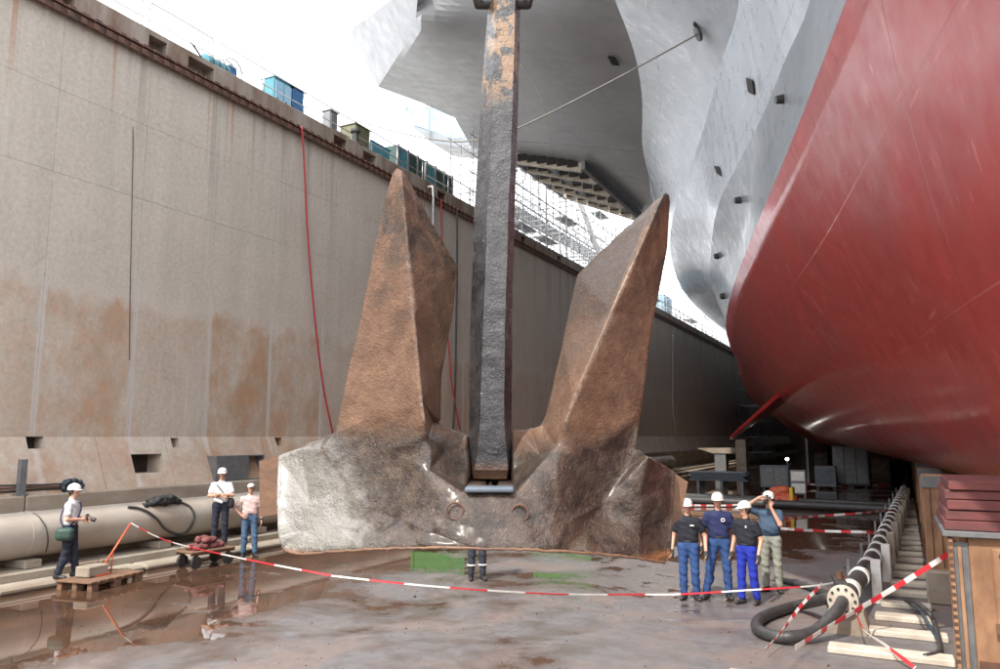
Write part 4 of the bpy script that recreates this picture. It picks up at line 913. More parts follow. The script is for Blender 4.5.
# grey steel plate and open locker in the wall foot
a = at(213, 487, X=-16.45); b = at(262, 459, X=-16.45)
t = thing('steel_locker', 'grey steel locker with open dark right half standing on the ledge', 'locker', (-16.6, a.y, 1.66)); ztop = 2.36; ym = a.y+(b.y-a.y)*.66
MB().rbox((-16.75, a.y, 1.664), (-16.36, b.y, 1.70)).build('bottom', M['greymetal'], t); MB().rbox((-16.75, a.y, ztop-.03), (-16.36, b.y, ztop)).build('top', M['greymetal'], t)
MB().rbox((-16.75, a.y, 1.70), (-16.36, a.y+.03, ztop-.03)).build('side', M['greymetal'], t); MB().rbox((-16.75, b.y-.03, 1.70), (-16.36, b.y, ztop-.03)).build('side', M['greymetal'], t)
MB().rbox((-16.75, a.y+.03, 1.70), (-16.72, b.y-.03, ztop-.03)).build('back', M['dark'], t); MB().rbox((-16.37, a.y+.035, 1.705), (-16.35, ym, ztop-.035), bev=.006).build('door', M['greymetal'], t)
# pallet with leaning red pole, trolley with red bags
p = at(99, 584, Z=0)+Vector((.42, 0, 0)); t = thing('pallet', 'flat brown wooden pallet with a grey block at the water edge', 'pallet', (p.x, p.y, 0)); R27 = Matrix.Rotation(FT(10), 3, 'Z')
for k in range(7): MB().box(p+R27@Vector((-.3+.0, -.60+k*.2, .17)), (.85, .165, .035), R=R27, bev=.006).build('deck_board', M['wood'], t)
for k in (-1, 0, 1):
    MB().box(p+R27@Vector((-.3+k*.36, 0, .135)), (.10, 1.30, .03), R=R27).build('stringer', M['wood'], t)
    for q in (-1, 0, 1): MB().box(p+R27@Vector((-.3+k*.36, q*.56, .06)), (.11, .16, .115), R=R27).build('foot', M['wood'], t)
tag(MB().box(p+R27@Vector((-.42, -.12, .295)), (.34, .50, .20), R=R27, bev=.02).build('concrete_block', M['ledge']), 'small grey concrete block resting on the wooden pallet', 'block')
t = thing('barrier_pole', 'leaning red iron pole with tape tied to its top, standing on the pallet', 'pole', (p.x, p.y, .19)); a = at(98, 573, X=p.x-.35); b = at(131, 523, X=p.x-.35); a.z = .195
MB().tube([a, b], .022, 8).build('rod', M['orange'], t, True); MB().tube([a+Vector((0, .28, 0)), a.lerp(b, .45)], .014, 6).build('brace', M['orange'], t, True)
MB().rbox((a.x-.15, a.y-.15, .19), (a.x+.15, a.y+.15, .22)).build('base_plate', M['orange'], t)
ptip = b
p = at(208, 566, Z=0); t = thing('trolley', 'low rusty trolley on small wheels in front of the man with folded arms', 'trolley', (p.x, p.y, 0)); R1 = Matrix.Rotation(FT(-6), 3, 'Z')
MB().box(p+Vector((-.1, 0, .36)), (.62, 1.15, .045), R=R1, bev=.01).build('platform', M['wood'], t)
for sx in (-1, 1): MB().box(p+R1@Vector((sx*.26-.1, 0, .315)), (.05, 1.12, .045), R=R1).build('side_rail', M['rustrail'], t)
for sx in (-1, 1):
    for sy in (-1, 1):
        c = p+R1@Vector((sx*.24-.1, sy*.42, .14)); MB().tube([c+Vector((-.035, 0, 0)), c+Vector((.035, 0, 0))], .135, 20).build('wheel', M['rubber'], t, 'auto'); MB().bar(c, c+Vector((0, 0, .16)), .10, .03).build('fork', M['rustrail'], t)
for k, (dy, dz, r, w) in enumerate(((-.24, .43, .11, .26), (.22, .43, .12, .26), (0, .58, .10, .20))):
    c = np.array([p.x-.1, p.y+dy, p.z+dz]); V, Q = sdf_mesh([capsule(c+[-.12, -.12, -.0], c+[-.12, .12, 0], r*.75, r*.75, 1, .05), capsule(c+[.10, -.12, 0], c+[.10, .12, 0], r*.75, r*.75, 1, .05)], .018, .008)
    tag(MB().add(V.tolist(), Q.tolist()).build('sack', M['redwood'], None, True), ('dull red sack at the left end of the trolley', 'dull red sack at the right end of the trolley', 'dull red sack on top of the two others on the trolley')[k], 'sack', 'red sacks on the trolley')
# hoses and cables hanging down the wall
def hang(pts, r, m, label, name='hose', cat='hose', X=-16.80):
    P = [at(x, y, X=X if y > 0 else -17.2) for x, y in pts]; P = [P[0]+Vector((-.5, 0, .10)), P[0]+Vector((-.12, 0, .16))]+P
    return tag(MB().tube(curve(P, 6), r, 8).build(name, m, None, True), label, cat)
hang([(302, 131), (304, 160), (308, 240), (315, 320), (323, 385), (333, 434)], .032, M['redhose'], 'red hose hanging down the wall left of the anchor')
hang([(441, 206), (443, 280), (449, 350), (452, 385), (460, 430)], .032, M['redhose'], 'red hose hanging on the wall between the left fluke and the shank')
hang([(457, 215), (457, 280), (456, 340), (455, 390), (453, 430)], .045, M['rubber'], 'thick black cable hanging on the wall beside the shank', 'cable', 'cable')
hang([(433, 190), (433, 215), (433, 240)], .055, M['galv'], 'short grey pipe fixed to the wall above the left fluke', 'pipe', 'pipe')
hang([(133, 132), (132, 200), (130, 300), (129.5, 360)], .010, M['rubber'], 'thin dark wire running down the upper wall on the left', 'wire', 'wire', -16.99)
hang([(673, 340), (673, 400), (675, 430), (680, 452), (688, 462)], .05, M['galv'], 'pale hose running down the shaded wall right of the anchor')

# ------------------------------------------------------------------ on the quay
def railing(y0, y1, gap, label, x=-17.55, z0=13.74, hoop=False):
    t = thing('guard_rail', label, 'railing', (x, y0, z0)); zz = z0+1.05; m = M['galv']; P = MB()
    y = y0; n = max(1, round((y1-y0)/gap)); st = (y1-y0)/n
    for k in range(n+1):
        if hoop and k in (0, n): continue
        MB().tube([(x, y0+k*st, z0), (x, y0+k*st, zz)], .022, 6).build('post', m, t, True)
    if hoop:
        MB().tube(curve([(x, y0, z0), (x, y0, z0+.8), (x, y0+.05, zz-.05), (x, y0+.22, zz), (x, y1-.22, zz), (x, y1-.05, zz-.05), (x, y1, z0+.8), (x, y1, z0)], 4), .024, 6).build('top_rail', m, t, True)
    else: MB().tube([(x, y0, zz), (x, y1, zz)], .022, 6).build('top_rail', m, t, True)
    MB().tube([(x, y0, z0+.52), (x, y1, z0+.52)], .018, 6).build('mid_rail', m, t, True); return t
railing(9.2, 12.95, 1.9, 'guard rail panel at the top left edge of the photograph', hoop=True); railing(13.15, 15.4, 3, 'second rounded guard rail panel, carrying the blue box', hoop=True)
railing(15.6, 27, 1.9, 'long guard rail in front of the teal cabinets on the quay'); railing(27.2, 45, 2.0, 'guard rail running from the green container to the scaffolding'); railing(45.3, 90, 2.6, 'far guard rail past the scaffolding')
def on_quay(px, py, X=-18.0): return at(px, py, X=X)
def cabinet(name, px, py, w, h, d, m, label, cat, X=-18.0, doors=1, trim=None):
    p = on_quay(px, py, X); x, y = p.x, p.y; z = 13.3; t = thing(name, label, cat, (x, y, z)); top = z+h
    MB().rbox((x-d, y-w/2, z), (x, y+w/2, top), bev=.03).build('housing', m, t)
    for k in range(doors):
        a = y-w/2+.05+k*(w-.1)/doors; MB().rbox((x+.002, a, z+.1), (x+.025, a+(w-.1)/doors-.04, top-.1), bev=.008).build('door', trim or m, t); MB().rbox((x+.026, a+.06, z+h*.5), (x+.05, a+.1, z+h*.5+.15)).build('handle', M['rubber'], t)
    MB().rbox((x-d-.03, y-w/2-.03, top), (x+.03, y+w/2+.03, top+.04)).build('lid', trim or m, t); return t
p = at(101, 25, X=-17.5); t = thing('control_box', 'small blue control box hung on the rounded guard rail', 'box', tuple(p)); MB().box(p, (.16, .34, .62), bev=.02).build('housing', M['blue'], t); MB().box(p+Vector((.085, -.09, 0)), (.012, .12, .5), bev=.004).build('face_plate', M['lightblue'], t)
for k in (-1, 0, 1): MB().box(p+Vector((.095, -.09, k*.15)), (.01, .05, .05)).build('button', M['blue'], t)
p = on_quay(214, 66, -17.75); t = thing('compressor', 'small teal compressor drum beside the hose reel on the quay', 'compressor', (p.x, p.y, 13.3))
MB().tube([(p.x, p.y-.42, 14.02), (p.x, p.y+.42, 14.02)], .27, 18).build('drum', M['teal'], t, 'auto')
for k in (-.25, 0, .25): MB().tube([(p.x, p.y+k-.02, 14.02), (p.x, p.y+k+.02, 14.02)], .285, 18).build('hoop', M['rubber'], t, 'auto')
MB().rbox((p.x-.3, p.y-.45, 13.3), (p.x+.3, p.y+.45, 13.8)).build('stand', M['rubber'], t); MB().tube(curve([(p.x, p.y-.45, 14.1), (p.x, p.y-.7, 14.3), (p.x, p.y-.9, 14.42)], 3), .03, 6).build('handle', M['rubber'], t, True)
p = on_quay(230, 70, -17.7); t = thing('hose_reel', 'hose reel with a blue guard on the quay edge next to the drum', 'reel', (p.x, p.y, 13.3))
for dx in (-.12, .12): MB().tube([(p.x+dx, p.y+.38*math.cos(a), 14.15+.38*math.sin(a)) for a in np.linspace(0, 2*PI, 20, False)], .025, 6, closed=True).build('rim', M['galv'], t, True)
MB().tube([(p.x-.1, p.y, 14.15), (p.x+.1, p.y, 14.15)], .2, 16).build('hose_coil', M['blue'], t, 'auto'); MB().rbox((p.x-.15, p.y-.1, 13.3), (p.x+.15, p.y+.1, 14.1)).build('stand', M['blue'], t)
cabinet('equipment_box', 260, 84, .7, .85, .6, M['darkgreen'], 'low dark green box behind the parapet left of the teal cabinets', 'box')
cabinet('cabinet', 284, 96, .95, 1.75, .6, M['teal'], 'light teal cabinet standing left of the dark blue cabinet', 'cabinet', doors=2, trim=M['lightblue'])
cabinet('cabinet', 297, 102, .75, 1.75, .6, M['blue'], 'dark blue cabinet standing right of the light teal one', 'cabinet', doors=1)
cabinet('cabinet', 334, 122, .45, 1.7, .4, M['greymetal'], 'narrow grey cabinet behind the guard rail', 'cabinet')
cabinet('cabinet', 342, 131, .8, 1.0, .5, M['galv'], 'low pale grey cabinet beside the narrow one', 'cabinet')
cabinet('tank_cabinet', 363, 137, .95, 1.75, .8, M['olive'], 'olive brown tank cabinet on the quay above the left fluke', 'cabinet', doors=2)
cabinet('cabinet', 381, 148, 1.3, 1.4, .9, M['lightblue'], 'pale blue box between the tank cabinet and the long container', 'cabinet', doors=2, trim=M['teal'])
p = on_quay(398, 160, -18.2); q = on_quay(452, 186, -18.2); t = thing('container', 'long dark green container on the quay edge left of the shank', 'container', (p.x, p.y, 13.3)); n = 6; L_ = (q.y-p.y)/n
MB().rbox((p.x-2.2, p.y, 13.3), (p.x-.05, q.y, 15.35)).build('shell', M['darkgreen'], t)
for k in range(n): MB().rbox((p.x-.045, p.y+k*L_+.05, 13.4), (p.x+.0, p.y+(k+1)*L_-.08, 15.25), bev=.01).build('side_panel', M['teal' if k % 3 == 0 else 'darkgreen'], t)
for k in range(n+1): MB().rbox((p.x-.04, p.y+k*L_-.07, 13.3), (p.x+.05, p.y+k*L_+.04, 15.35)).build('frame_post', M['greymetal'], t)
# mooring rope from the hull to the bollard on the quay
a = fl; b = at(356, 121, X=-17.3); pts = [a, at(610, 82, Y=(a.y*.7+b.y*.3)-.3), at(518, 128, Y=a.y*.4+b.y*.6), at(470, 141, Y=a.y*.25+b.y*.75), at(430, 139, Y=a.y*.15+b.y*.85), at(390, 130, Y=b.y), b]
tag(MB().tube(curve(pts, 8), .024, 6).build('mooring_rope', M['ropegrey'], None, True), 'sagging mooring rope from the ship side across to the quay', 'rope')
t = thing('bollard', 'small dark bollard on the quay holding the mooring rope', 'bollard', (b.x, b.y, 13.72)); MB().lathe([(.20, 0), (.20, .05), (.12, .1), (.12, .45), (.2, .5), (.2, .58), (.1, .62)], (b.x, b.y, 13.72), 16).build('post', M['rubber'], t, 'auto'); MB().lathe([(.26, 0), (.26, .02)], (b.x, b.y, 13.70), 16).build('base_plate', M['rustrail'], t)
pts = [on_flare(646, 152)+Vector((-.1, -.1, 0)), at(600, 147, Y=32), at(518, 142, Y=30)]; pts[1:] = [at(600, 147.5, Y=33), at(518, 141, Y=31), at(480, 138, Y=30)]
tag(MB().tube(curve(pts, 6), .018, 5).build('thin_line', M['galv'], None, True), 'thin pale line under the flight deck behind the shank', 'rope')
# scaffolding on the quay, seen against the sky
def scaffold(label, y0, y1, x0, x1, h, dy=1.6, dz=1.5, z0=13.3, jitter=.0):
    t = thing('scaffold', label, 'scaffold', (x0, y0, z0)); P = MB(); r = .035; ys = np.arange(y0, y1+.01, dy); xs = np.linspace(x0, x1, 3)
    for x in xs:
        for y in ys:
            hh = h+RNG.uniform(-jitter, jitter); P.tube([(x, y, z0), (x, y, z0+hh)], r, 4, cap=False)
    o = P.build('standards', M['galv'], t); o['kind'] = 'stuff'; P = MB(); z = z0+.9
    while z < z0+h:
        for x in xs: P.tube([(x, ys[0]-.3, z), (x, ys[-1]+.3, z)], r*.9, 4, cap=False)
        for y in ys: P.tube([(x0-.2, y, z), (x1+.2, y, z)], r*.9, 4, cap=False)
        z += dz
    o = P.build('ledgers', M['galv'], t); o['kind'] = 'stuff'; P = MB()
    for i in range(len(ys)-1):
        for z in np.arange(z0, z0+h-dz, dz*2):
            if RNG.random() < .7: P.tube([(x0, ys[i], z), (x0, ys[i+1], z+dz*1.6)] if RNG.random() < .5 else [(x0, ys[i+1], z), (x0, ys[i], z+dz*1.6)], r*.8, 4, cap=False)
            if RNG.random() < .4: P.tube([(x0, ys[i], z), (x1, ys[i], z+dz*1.4)], r*.8, 4, cap=False)
    o = P.build('braces', M['galv'], t); o['kind'] = 'stuff'
    for z in np.arange(z0+.9+dz, z0+h, dz*2):
        for k in range(0, len(ys)-1, 3):
            if RNG.random() < .35: MB().rbox((x0-.9, ys[k], z+.05), (x0-.1, ys[min(k+2, len(ys)-1)], z+.09)).build('walk_board', M['greymetal'], t)
    return t
scaffold('tall scaffolding on the quay between the shank and the right fluke', 36, 62, -18.6, -21.5, 7.0, 1.15, 1.1, jitter=.5)
scaffold('lower scaffolding further along the quay just right of the right fluke', 66, 90, -18.4, -21, 3.2, 1.7, 1.1, jitter=.6)
scaffold('distant scaffolding on the quay under the ship side', 92, 130, -18.4, -20.5, 2.4, 2.2, 1.1, jitter=.4)
# roof girder over the scaffold and pale leaning props
a = at(512, 209, X=-22.); b = at(640, 206, X=-22.); t = thing('gantry', 'grey gantry girder above the scaffolding behind the shank', 'gantry', tuple(a))
MB().bar(a+Vector((0, -1, 0)), Vector((-22, b.y, a.z+.2)), .5, .55).build('girder', M['greymetal'], t)
for k in range(14): y = a.y+k*(b.y-a.y)/14; MB().bar((-22, y, a.z+.3), (-22, y+(b.y-a.y)/28, a.z+1.3), .07).build('truss_web', M['galv'], t); MB().bar((-22, y+(b.y-a.y)/28, a.z+1.3), (-22, y+(b.y-a.y)/14, a.z+.3), .07).build('truss_web', M['galv'], t)
MB().bar((-22, a.y, a.z+1.3), (-22, b.y, a.z+1.3), .1).build('top_chord', M['galv'], t)
for y in (a.y+.5, (a.y+b.y)/2, b.y-.3): MB().rbox((-22.2, y-.15, 13.3), (-21.8, y+.15, a.z-.28)).build('leg', M['greymetal'], t)
for i, (q0, q1) in enumerate((((576, 192), (602, 262)), ((610, 196), (634, 218)))):
    a = at(*q0, X=-19.0); b = at(*q1, X=-18.2); tag(MB().bar(a, b, .26 if i == 0 else .4, .26).build('support_prop', M['white']), ('long white leaning prop in front of the scaffolding', 'short white beam hanging under the deck edge by the right fluke')[i], 'prop')
cabinet('shelter', 668, 297, 3.2, 3.6, 2.0, M['lightblue'], 'pale blue shelter on the quay just right of the right fluke', 'shelter', -19.5, 1)
# scaffold tower standing at the wall in the shade
tw = scaffold('dark scaffold tower standing in the dock by the shaded wall', 96, 106, -16.4, -13.6, 10.5, 1.7, 1.9, 0.0)

# ------------------------------------------------------------------ right side: hose line, sleepers, cradles
def tape(pts, label, w=.07, seg=.35, n=10, twist=0., sag=0.):
    P = curve(pts, n); L = 0; V = []; F = []; mi = []; m = len(P); acc = 0.
    Q = [P[0]]
    for a, b in zip(P[:-1], P[1:]):                     # resample so that every colour band is its own run of faces
        d = (b-a).length; k = max(1, round(d/(seg/3)))
        for i in range(1, k+1): Q.append(a.lerp(b, i/k))
    for i, p in enumerate(Q):
        tdir = (Q[min(i+1, len(Q)-1)]-Q[max(i-1, 0)]).normalized(); up = Vector((0, 0, 1))-tdir*tdir.z; up.normalize(); sd_ = tdir.cross(up)
        a = twist*math.sin(i*.11); u = up*math.cos(a)+sd_*math.sin(a); o = sd_*math.cos(a)*.002-up*math.sin(a)*.002
        V += [p+u*w/2+o, p-u*w/2+o, p-u*w/2-o, p+u*w/2-o]
        if i: acc += (Q[i]-Q[i-1]).length
        if i < len(Q)-1:
            for k in range(4): F.append((i*4+k, i*4+(k+1) % 4, i*4+4+(k+1) % 4, i*4+4+k)); mi.append(int(acc/seg) % 2)
    o = MB().add(V, F).build('barrier_tape', M['white'], None); o.data.materials.append(M['tapered']); o.data.polygons.foreach_set('material_index', mi); o.data.update()
    return tag(o, label, 'tape')
M['tapered'] = pm('red_tape_print', (.62, .03, .045), (.55, .03, .04), 5, .4)
RX = lambda y: float(np.interp(y, [12.6, 17, 40, 60], [-.80, -.50, .34, .9]))
hl = thing('hose_line', 'black service pipe with white bands running along the keel blocks into the distance', 'pipe', (RX(13), 13, .5))
ysr = np.arange(12.75, 58, .6); MB().tube([(RX(y), y, .5) for y in ysr], .145, 18).build('pipe_run', M['rubber'], hl, 'auto')
y = 13.5; k = 0
while y < 40:
    a = Vector((RX(y-.12), y-.12, .5)); b = Vector((RX(y+.12), y+.12, .5)); MB().tube([a, b], .165, 18).build('white_band', M['white'], hl, 'auto'); y += 1.25 if y > 14 else 1.35; k += 1
fdir = Vector((RX(12.0)-RX(12.6)-.02, -.6, 0)).normalized(); fR = fdir.to_track_quat('Z', 'Y').to_matrix(); fc = Vector((RX(12.7), 12.72, .5))
MB().lathe([(.215, 0), (.215, .05), (.13, .06)], fc, 26, fR).build('flange', M['cream'], hl, 'auto'); MB().lathe([(.20, -.06), (.20, 0)], fc-fdir*.08, 26, fR).build('flange', M['greymetal'], hl, 'auto')
for k in range(10):
    a = 2*PI*k/10; MB().lathe([(.022, .05), (.022, .075)], fc+fR@Vector((.168*math.cos(a), .168*math.sin(a), 0)), 6, fR).build('bolt', M['rubber'], hl)
MB().bar(fc+Vector((0, .1, .16)), fc+Vector((-.1, .5, .26)), .16, .1, bev=.01).build('valve_cover', M['rubber'], hl); MB().tube([fc+Vector((-.05, .3, .15)), fc+Vector((-.05, .3, .36))], .05, 10).build('valve', M['rustrail'], hl, 'auto')
e = fc+fdir*.06
tag(MB().tube(curve([e, e+fdir*.25+Vector((-.06, 0, -.1)), at(815, 631, Z=.16), at(790, 637, Z=.11), at(770, 635, Z=.09), at(757, 628, Z=.09), at(760, 619, Z=.09), at(778, 611, Z=.09), at(800, 605, Z=.12), fc+Vector((-.22, .35, -.05)), fc+Vector((-.05, .7, .02))], 7), .085, 12).build('loop_hose', M['rubber'], None, True), 'thick black hose looping out on the floor from the end of the banded pipe', 'hose')
tag(MB().tube(curve([at(776, 579, Z=.06), at(790, 582, Z=.06), at(806, 586, Z=.07), at(822, 592, Z=.12), fc+Vector((-.2, .6, -.1))], 6), .06, 10).build('hose', M['rubber'], None, True), 'black hose on the floor behind the photographer reaching the banded pipe', 'hose')
def support(y, first=False):
    x = RX(y); t = thing('pipe_support', 'grey concrete support under the banded pipe' if not first else 'wide grey concrete block under the flanged end of the banded pipe', 'support', (x, y, 0), 'supports under the banded pipe')
    MB().prism([(x-.30, y, 0), (x+.34, y, 0), (x+.26, y, .335), (x-.22, y, .335)], (0, .55 if first else .3, 0)).build('block', M['greymetal' if not first else 'ledge'], t)
    if not first:
        MB().rbox((x+.14, y-.02, 0), (x+.30, y+.42, .70), bev=.008).build('side_plate', M['white' if y < 18 else 'ledge'], t); MB().rbox((x-.25, y+.1, .336), (x-.2, y+.16, .72)).build('stake', M['greymetal'], t)
    return t
support(12.75, True)
for k, y in enumerate((15.3, 17.6, 19.9, 22.3, 24.9, 27.6, 30.5, 33.6, 37.0)): support(y)['label'] = ('nearest support plate beside the banded pipe', 'second support plate along the banded pipe', 'third support plate along the banded pipe')[k] if k < 3 else 'grey concrete support under the banded pipe further along'
ORD = ['', '', 'third', 'fourth', 'fifth', 'sixth', 'seventh', 'eighth', 'ninth', 'tenth', 'eleventh', 'twelfth']
sl_y = [9.85, 11.75]+[13.0+1.08*k for k in range(26)]
for k, y in enumerate(sl_y):
    x0 = (-1.95 if k == 0 else -.95 if k == 1 else RX(y)+.28); x1 = 1.0 if k == 0 else .54 if k < 3 else .42+.012*max(0, y-16)
    wdt = .34 if k < 2 else .30; o = MB().rbox((x0, y-wdt/2, 0), (x1, y+wdt/2, .085+RNG.uniform(0, .02)), bev=.015).build('sleeper', M['cream'])
    tag(o, 'long pale concrete sleeper nearest the camera' if k == 0 else 'pale sleeper just behind the nearest long one' if k == 1 else (ORD[k]+' pale sleeper from the camera between the banded pipe and the cradles' if k < 12 else 'pale far sleeper between the banded pipe and the cradles'), 'sleeper', 'pale sleepers beside the banded pipe')
# near cradle A
t = thing('cradle', 'tan steel docking cradle with red timber top at the right edge', 'cradle', (.56, 11.6, 0)); yA = 11.6
MB().rbox((.78, yA, 0), (2.6, yA+1.9, 1.62), bev=.012).build('body', M['tan'], t)
for xx, w_, d_ in ((.56, .045, .30), (.655, .04, .24)): MB().rbox((xx, yA-.06, 0), (xx+w_, yA+d_, 1.60 if xx < .6 else 1.5)).build('flange', M['steelrust'] if 'steelrust' in M else M['tan'], t)
MB().rbox((.61, yA+.02, 0), (.775, yA+.05, 1.55)).build('web_plate', M['greymetal'], t)
for k in range(17): MB().rbox((.553, yA-.068, .08+k*.09), (.60, yA-.062, .12+k*.09)).build('rack_tooth', M['rustrail'], t)
MB().rbox((.50, yA-.10, 1.625), (2.7, yA+2.0, 1.70), bev=.01).build('top_plate', M['greymetal'], t)
z = 1.704
for k, h_ in enumerate((.13, .13, .13, .12, .12)):
    MB().rbox((.58+RNG.uniform(-.05, .05), yA-.04-RNG.uniform(0, .05), z), (2.6, yA+1.9, z+h_-.008), bev=.01).build('timber', M['redwood'], t); z += h_
MB().rbox((1.02, yA-.075, .52), (1.22, yA-.002, 1.50), bev=.02).build('bracket', M['tan'], t); MB().rbox((1.00, yA-.09, .48), (1.24, yA-.076, .60)).build('bracket_foot', M['brownpad'], t)
for z in (.56, 1.42): MB().tube([(1.12, yA-.11, z), (1.12, yA-.07, z)], .03, 8).build('bolt', M['rustrail'], t)
MB().rbox((1.34, yA-.012, .98), (1.62, yA-.002, 1.12)).build('slot', M['dark'], t)
MB().rbox((.80, yA-.02, .0), (2.6, yA-.004, .12)).build('skirt', M['rustrail'], t)
def cradle(y, x0, x1, h, label, foot=True):
    t = thing('cradle', label, 'cradle', (x0, y, 0), 'tan cradles along the sleepers')
    MB().rbox((x0, y, 0), (x1, y+.5, h), bev=.01).build('front_plate', M['tan'], t); MB().rbox((x0-.03, y-.035, h-.22), (x1+.03, y-.002, h-.02)).build('head_plate', M['greymetal'], t)
    for q in (.3, .7): MB().rbox((x0+(x1-x0)*q-.008, y-.012, .6), (x0+(x1-x0)*q+.008, y-.002, h-.25)).build('seam_strip', M['rustrail'], t)
    MB().rbox((x1+.004, y+.1, 0), (x1+1.3, y+.45, h-.25)).build('side_beam', M['tan'], t)
    if foot: MB().rbox((x0-.05, y-.35, 0), (x1+.02, y-.04, .56), bev=.025).build('foot_block', M['ledge'], t)
    return t
cradle(16.0, .43, .80, 2.2, 'tall tan cradle plate standing behind the near cradle, with grey foot block')
for k, y in enumerate((20.6, 25.2, 29.8, 34.4, 39, 44, 50, 57)): cradle(y, .5+.012*(y-16), .95+.02*(y-16), 2.0, (ORD[k+3]+' tan cradle plate counted from the right edge' if k < 4 else 'far tan cradle plate behind the nearer ones'), False)
tag(MB().tube(curve([at(905, 600, Z=.1), at(915, 602, Z=.25), at(928, 612, Z=.3), at(935, 625, Z=.15), at(940, 650, Z=.08), at(925, 656, Z=.08)], 6), .035, 8).build('cable', M['rubber'], None, True), 'black cable tangled at the foot of the cradles', 'cable')
tag(MB().tube(curve([at(910, 604, Z=.1), at(920, 610, Z=.3), at(932, 630, Z=.12), at(938, 640, Z=.1)], 6), .022, 8).build('cable', M['darkhose'], None, True), 'thinner blue black cable beside the tangled one at the cradles', 'cable')
# barrier tapes
c0 = at(765, 650, Z=.12)
tape([ptip, at(168, 541, D=14.2), at(240, 558, D=13.4), at(318, 573, D=12.7), at(343, 577, D=12.5), at(441, 587, D=12.1), at(552, 594, D=12.0), at(640, 594.5, D=12.2), at(685, 594, D=12.3), at(750, 590, D=12.4), at(821, 585, D=12.4), at(846, 578, D=12.5)], 'long red and white barrier tape sagging across the whole floor from the red pole', .026, .62, 12, .5)
tape([at(822, 584, D=12), at(800, 607, D=11.5), at(783, 630, D=11.1), c0], 'red and white tape slanting down to the end of the nearest sleeper', .045, .13, 8, .4)
tape([at(795, 648, D=10.4), at(835, 623, D=11.0), at(879, 597, D=11.4), at(920, 572, D=11.45), at(956, 549, D=11.45)], 'broad red and white tape rising to the near cradle', .07, .20, 8, .3)
tape([at(854, 600, D=11.8), at(858, 618, D=11.2), at(866, 632, D=10.8), at(885, 645, D=10.5), at(905, 660, D=10.1), at(915, 668, D=9.9)], 'limp pale tape lying over the sleepers near the bottom edge', .05, .5, 8, .8)
tape([at(778, 519, Z=.95), at(820, 516, Z=.85), at(862, 513, Z=.9), at(893, 510, Z=.8)], 'upper red and white tape behind the photographer', .055, .28, 6)
tape([at(752, 524, Z=.9), at(788, 529, Z=.85), at(825, 531, Z=.8), at(862, 532, Z=.85), at(880, 533, Z=.8)], 'lower red and white tape behind the photographer', .055, .28, 6)
tape([at(682, 505, D=32), at(720, 505.5, D=32), at(752, 504, D=32)], 'thin distant tape behind the first workman', .07, .25, 6)
tape([at(797, 483, D=44), at(840, 486, D=44), at(885, 485, D=44)], 'thin distant tape in front of the dark gap under the ship', .09, .35, 6)
# ------------------------------------------------------------------ equipment in the shade under the ship
def place(px, py): return at(px, py, Z=0)
p = place(725, 472); t = thing('pier', 'pale concrete piers with a slanted top standing by the far shaded wall', 'pier', (p.x, p.y, 0))
MB().rbox((p.x-.8, p.y, 0), (p.x+.1, p.y+1.2, 1.5)).build('pier_leg', M['greymetal'], t); MB().rbox((p.x+.9, p.y, 0), (p.x+1.7, p.y+1.2, 2.6)).build('pier_leg', M['ledge'], t); MB().prism([(p.x-2.2, p.y-.1, 1.9), (p.x-.9, p.y-.1, 1.5), (p.x+.9, p.y-.1, 1.5), (p.x+.9, p.y-.1, 1.95)], (0, 1.4, 0)).build('slanted_cap', M['ledge'], t)
p = place(722, 488); t = thing('plate_stack', 'stack of grey blue plates on trestles near the shaded wall', 'stack', (p.x, p.y, 0))
for k in range(5): MB().rbox((p.x-1.7+.1*(k % 2), p.y-.6, .42+k*.1), (p.x+1.5-.12*(k % 3), p.y+1.1, .49+k*.1)).build('plate', M['bluegrey'], t)
for q in (-1.3, 0, 1.1): MB().rbox((p.x+q, p.y-.5, 0), (p.x+q+.15, p.y+1, .415)).build('trestle', M['greymetal'], t)
def machine(px, py, w, h, d, m, label, name='machine', cat='machine', panels=2):
    p = place(px, py); t = thing(name, label, cat, (p.x, p.y, 0)); MB().rbox((p.x-w/2, p.y, .12), (p.x+w/2, p.y+d, h), bev=.03).build('housing', m, t)
    for k in range(panels): a = p.x-w/2+.05+k*(w-.1)/panels; MB().rbox((a, p.y-.02, .25), (a+(w-.1)/panels-.05, p.y-.002, h-.12), bev=.005).build('panel', M['greymetal'] if m is not M['greymetal'] else M['bluegrey'], t)
    for q in (-1, 1): MB().rbox((p.x+q*w*.38-.06, p.y+.05, 0), (p.x+q*w*.38+.06, p.y+d-.05, .118)).build('skid', M['rubber'], t)
    return t
machine(775, 490, 1.5, 1.3, .9, M['bluegrey'], 'grey blue machine under the ship left of the white panel'); machine(826, 489, 1.1, 1.25, .8, M['greymetal'], 'grey machine under the ship right of the white panel', panels=1)
p = place(799, 500); t = thing('switch_panel', 'pale blue white switch panel on a frame under the ship', 'panel', (p.x, p.y, 0)); MB().rbox((p.x-.34, p.y, .25), (p.x+.34, p.y+.25, 1.35), bev=.01).build('frame', M['greymetal'], t)
for z in (.32, .86): MB().rbox((p.x-.29, p.y-.02, z), (p.x+.29, p.y-.002, z+.42), bev=.005).build('front_panel', M['white'], t)
for q in (-.3, .22): MB().rbox((p.x+q, p.y+.05, 0), (p.x+q+.08, p.y+.2, .248)).build('leg', M['greymetal'], t)
machine(852, 488, 1.9, 2.4, 1.2, M['rubber'], 'tall black screen panel closing the gap under the ship', 'screen', 'screen', 3)
p = place(783, 507); V, Q = sdf_mesh([capsule(np.array([p.x-.38, p.y, .28]), np.array([p.x+.35, p.y, .30]), .28, .26, 1, .1), capsule(np.array([p.x-.3, p.y, .60]), np.array([p.x+.1, p.y, .66]), .22, .2, 1, .1)], .03, .014)
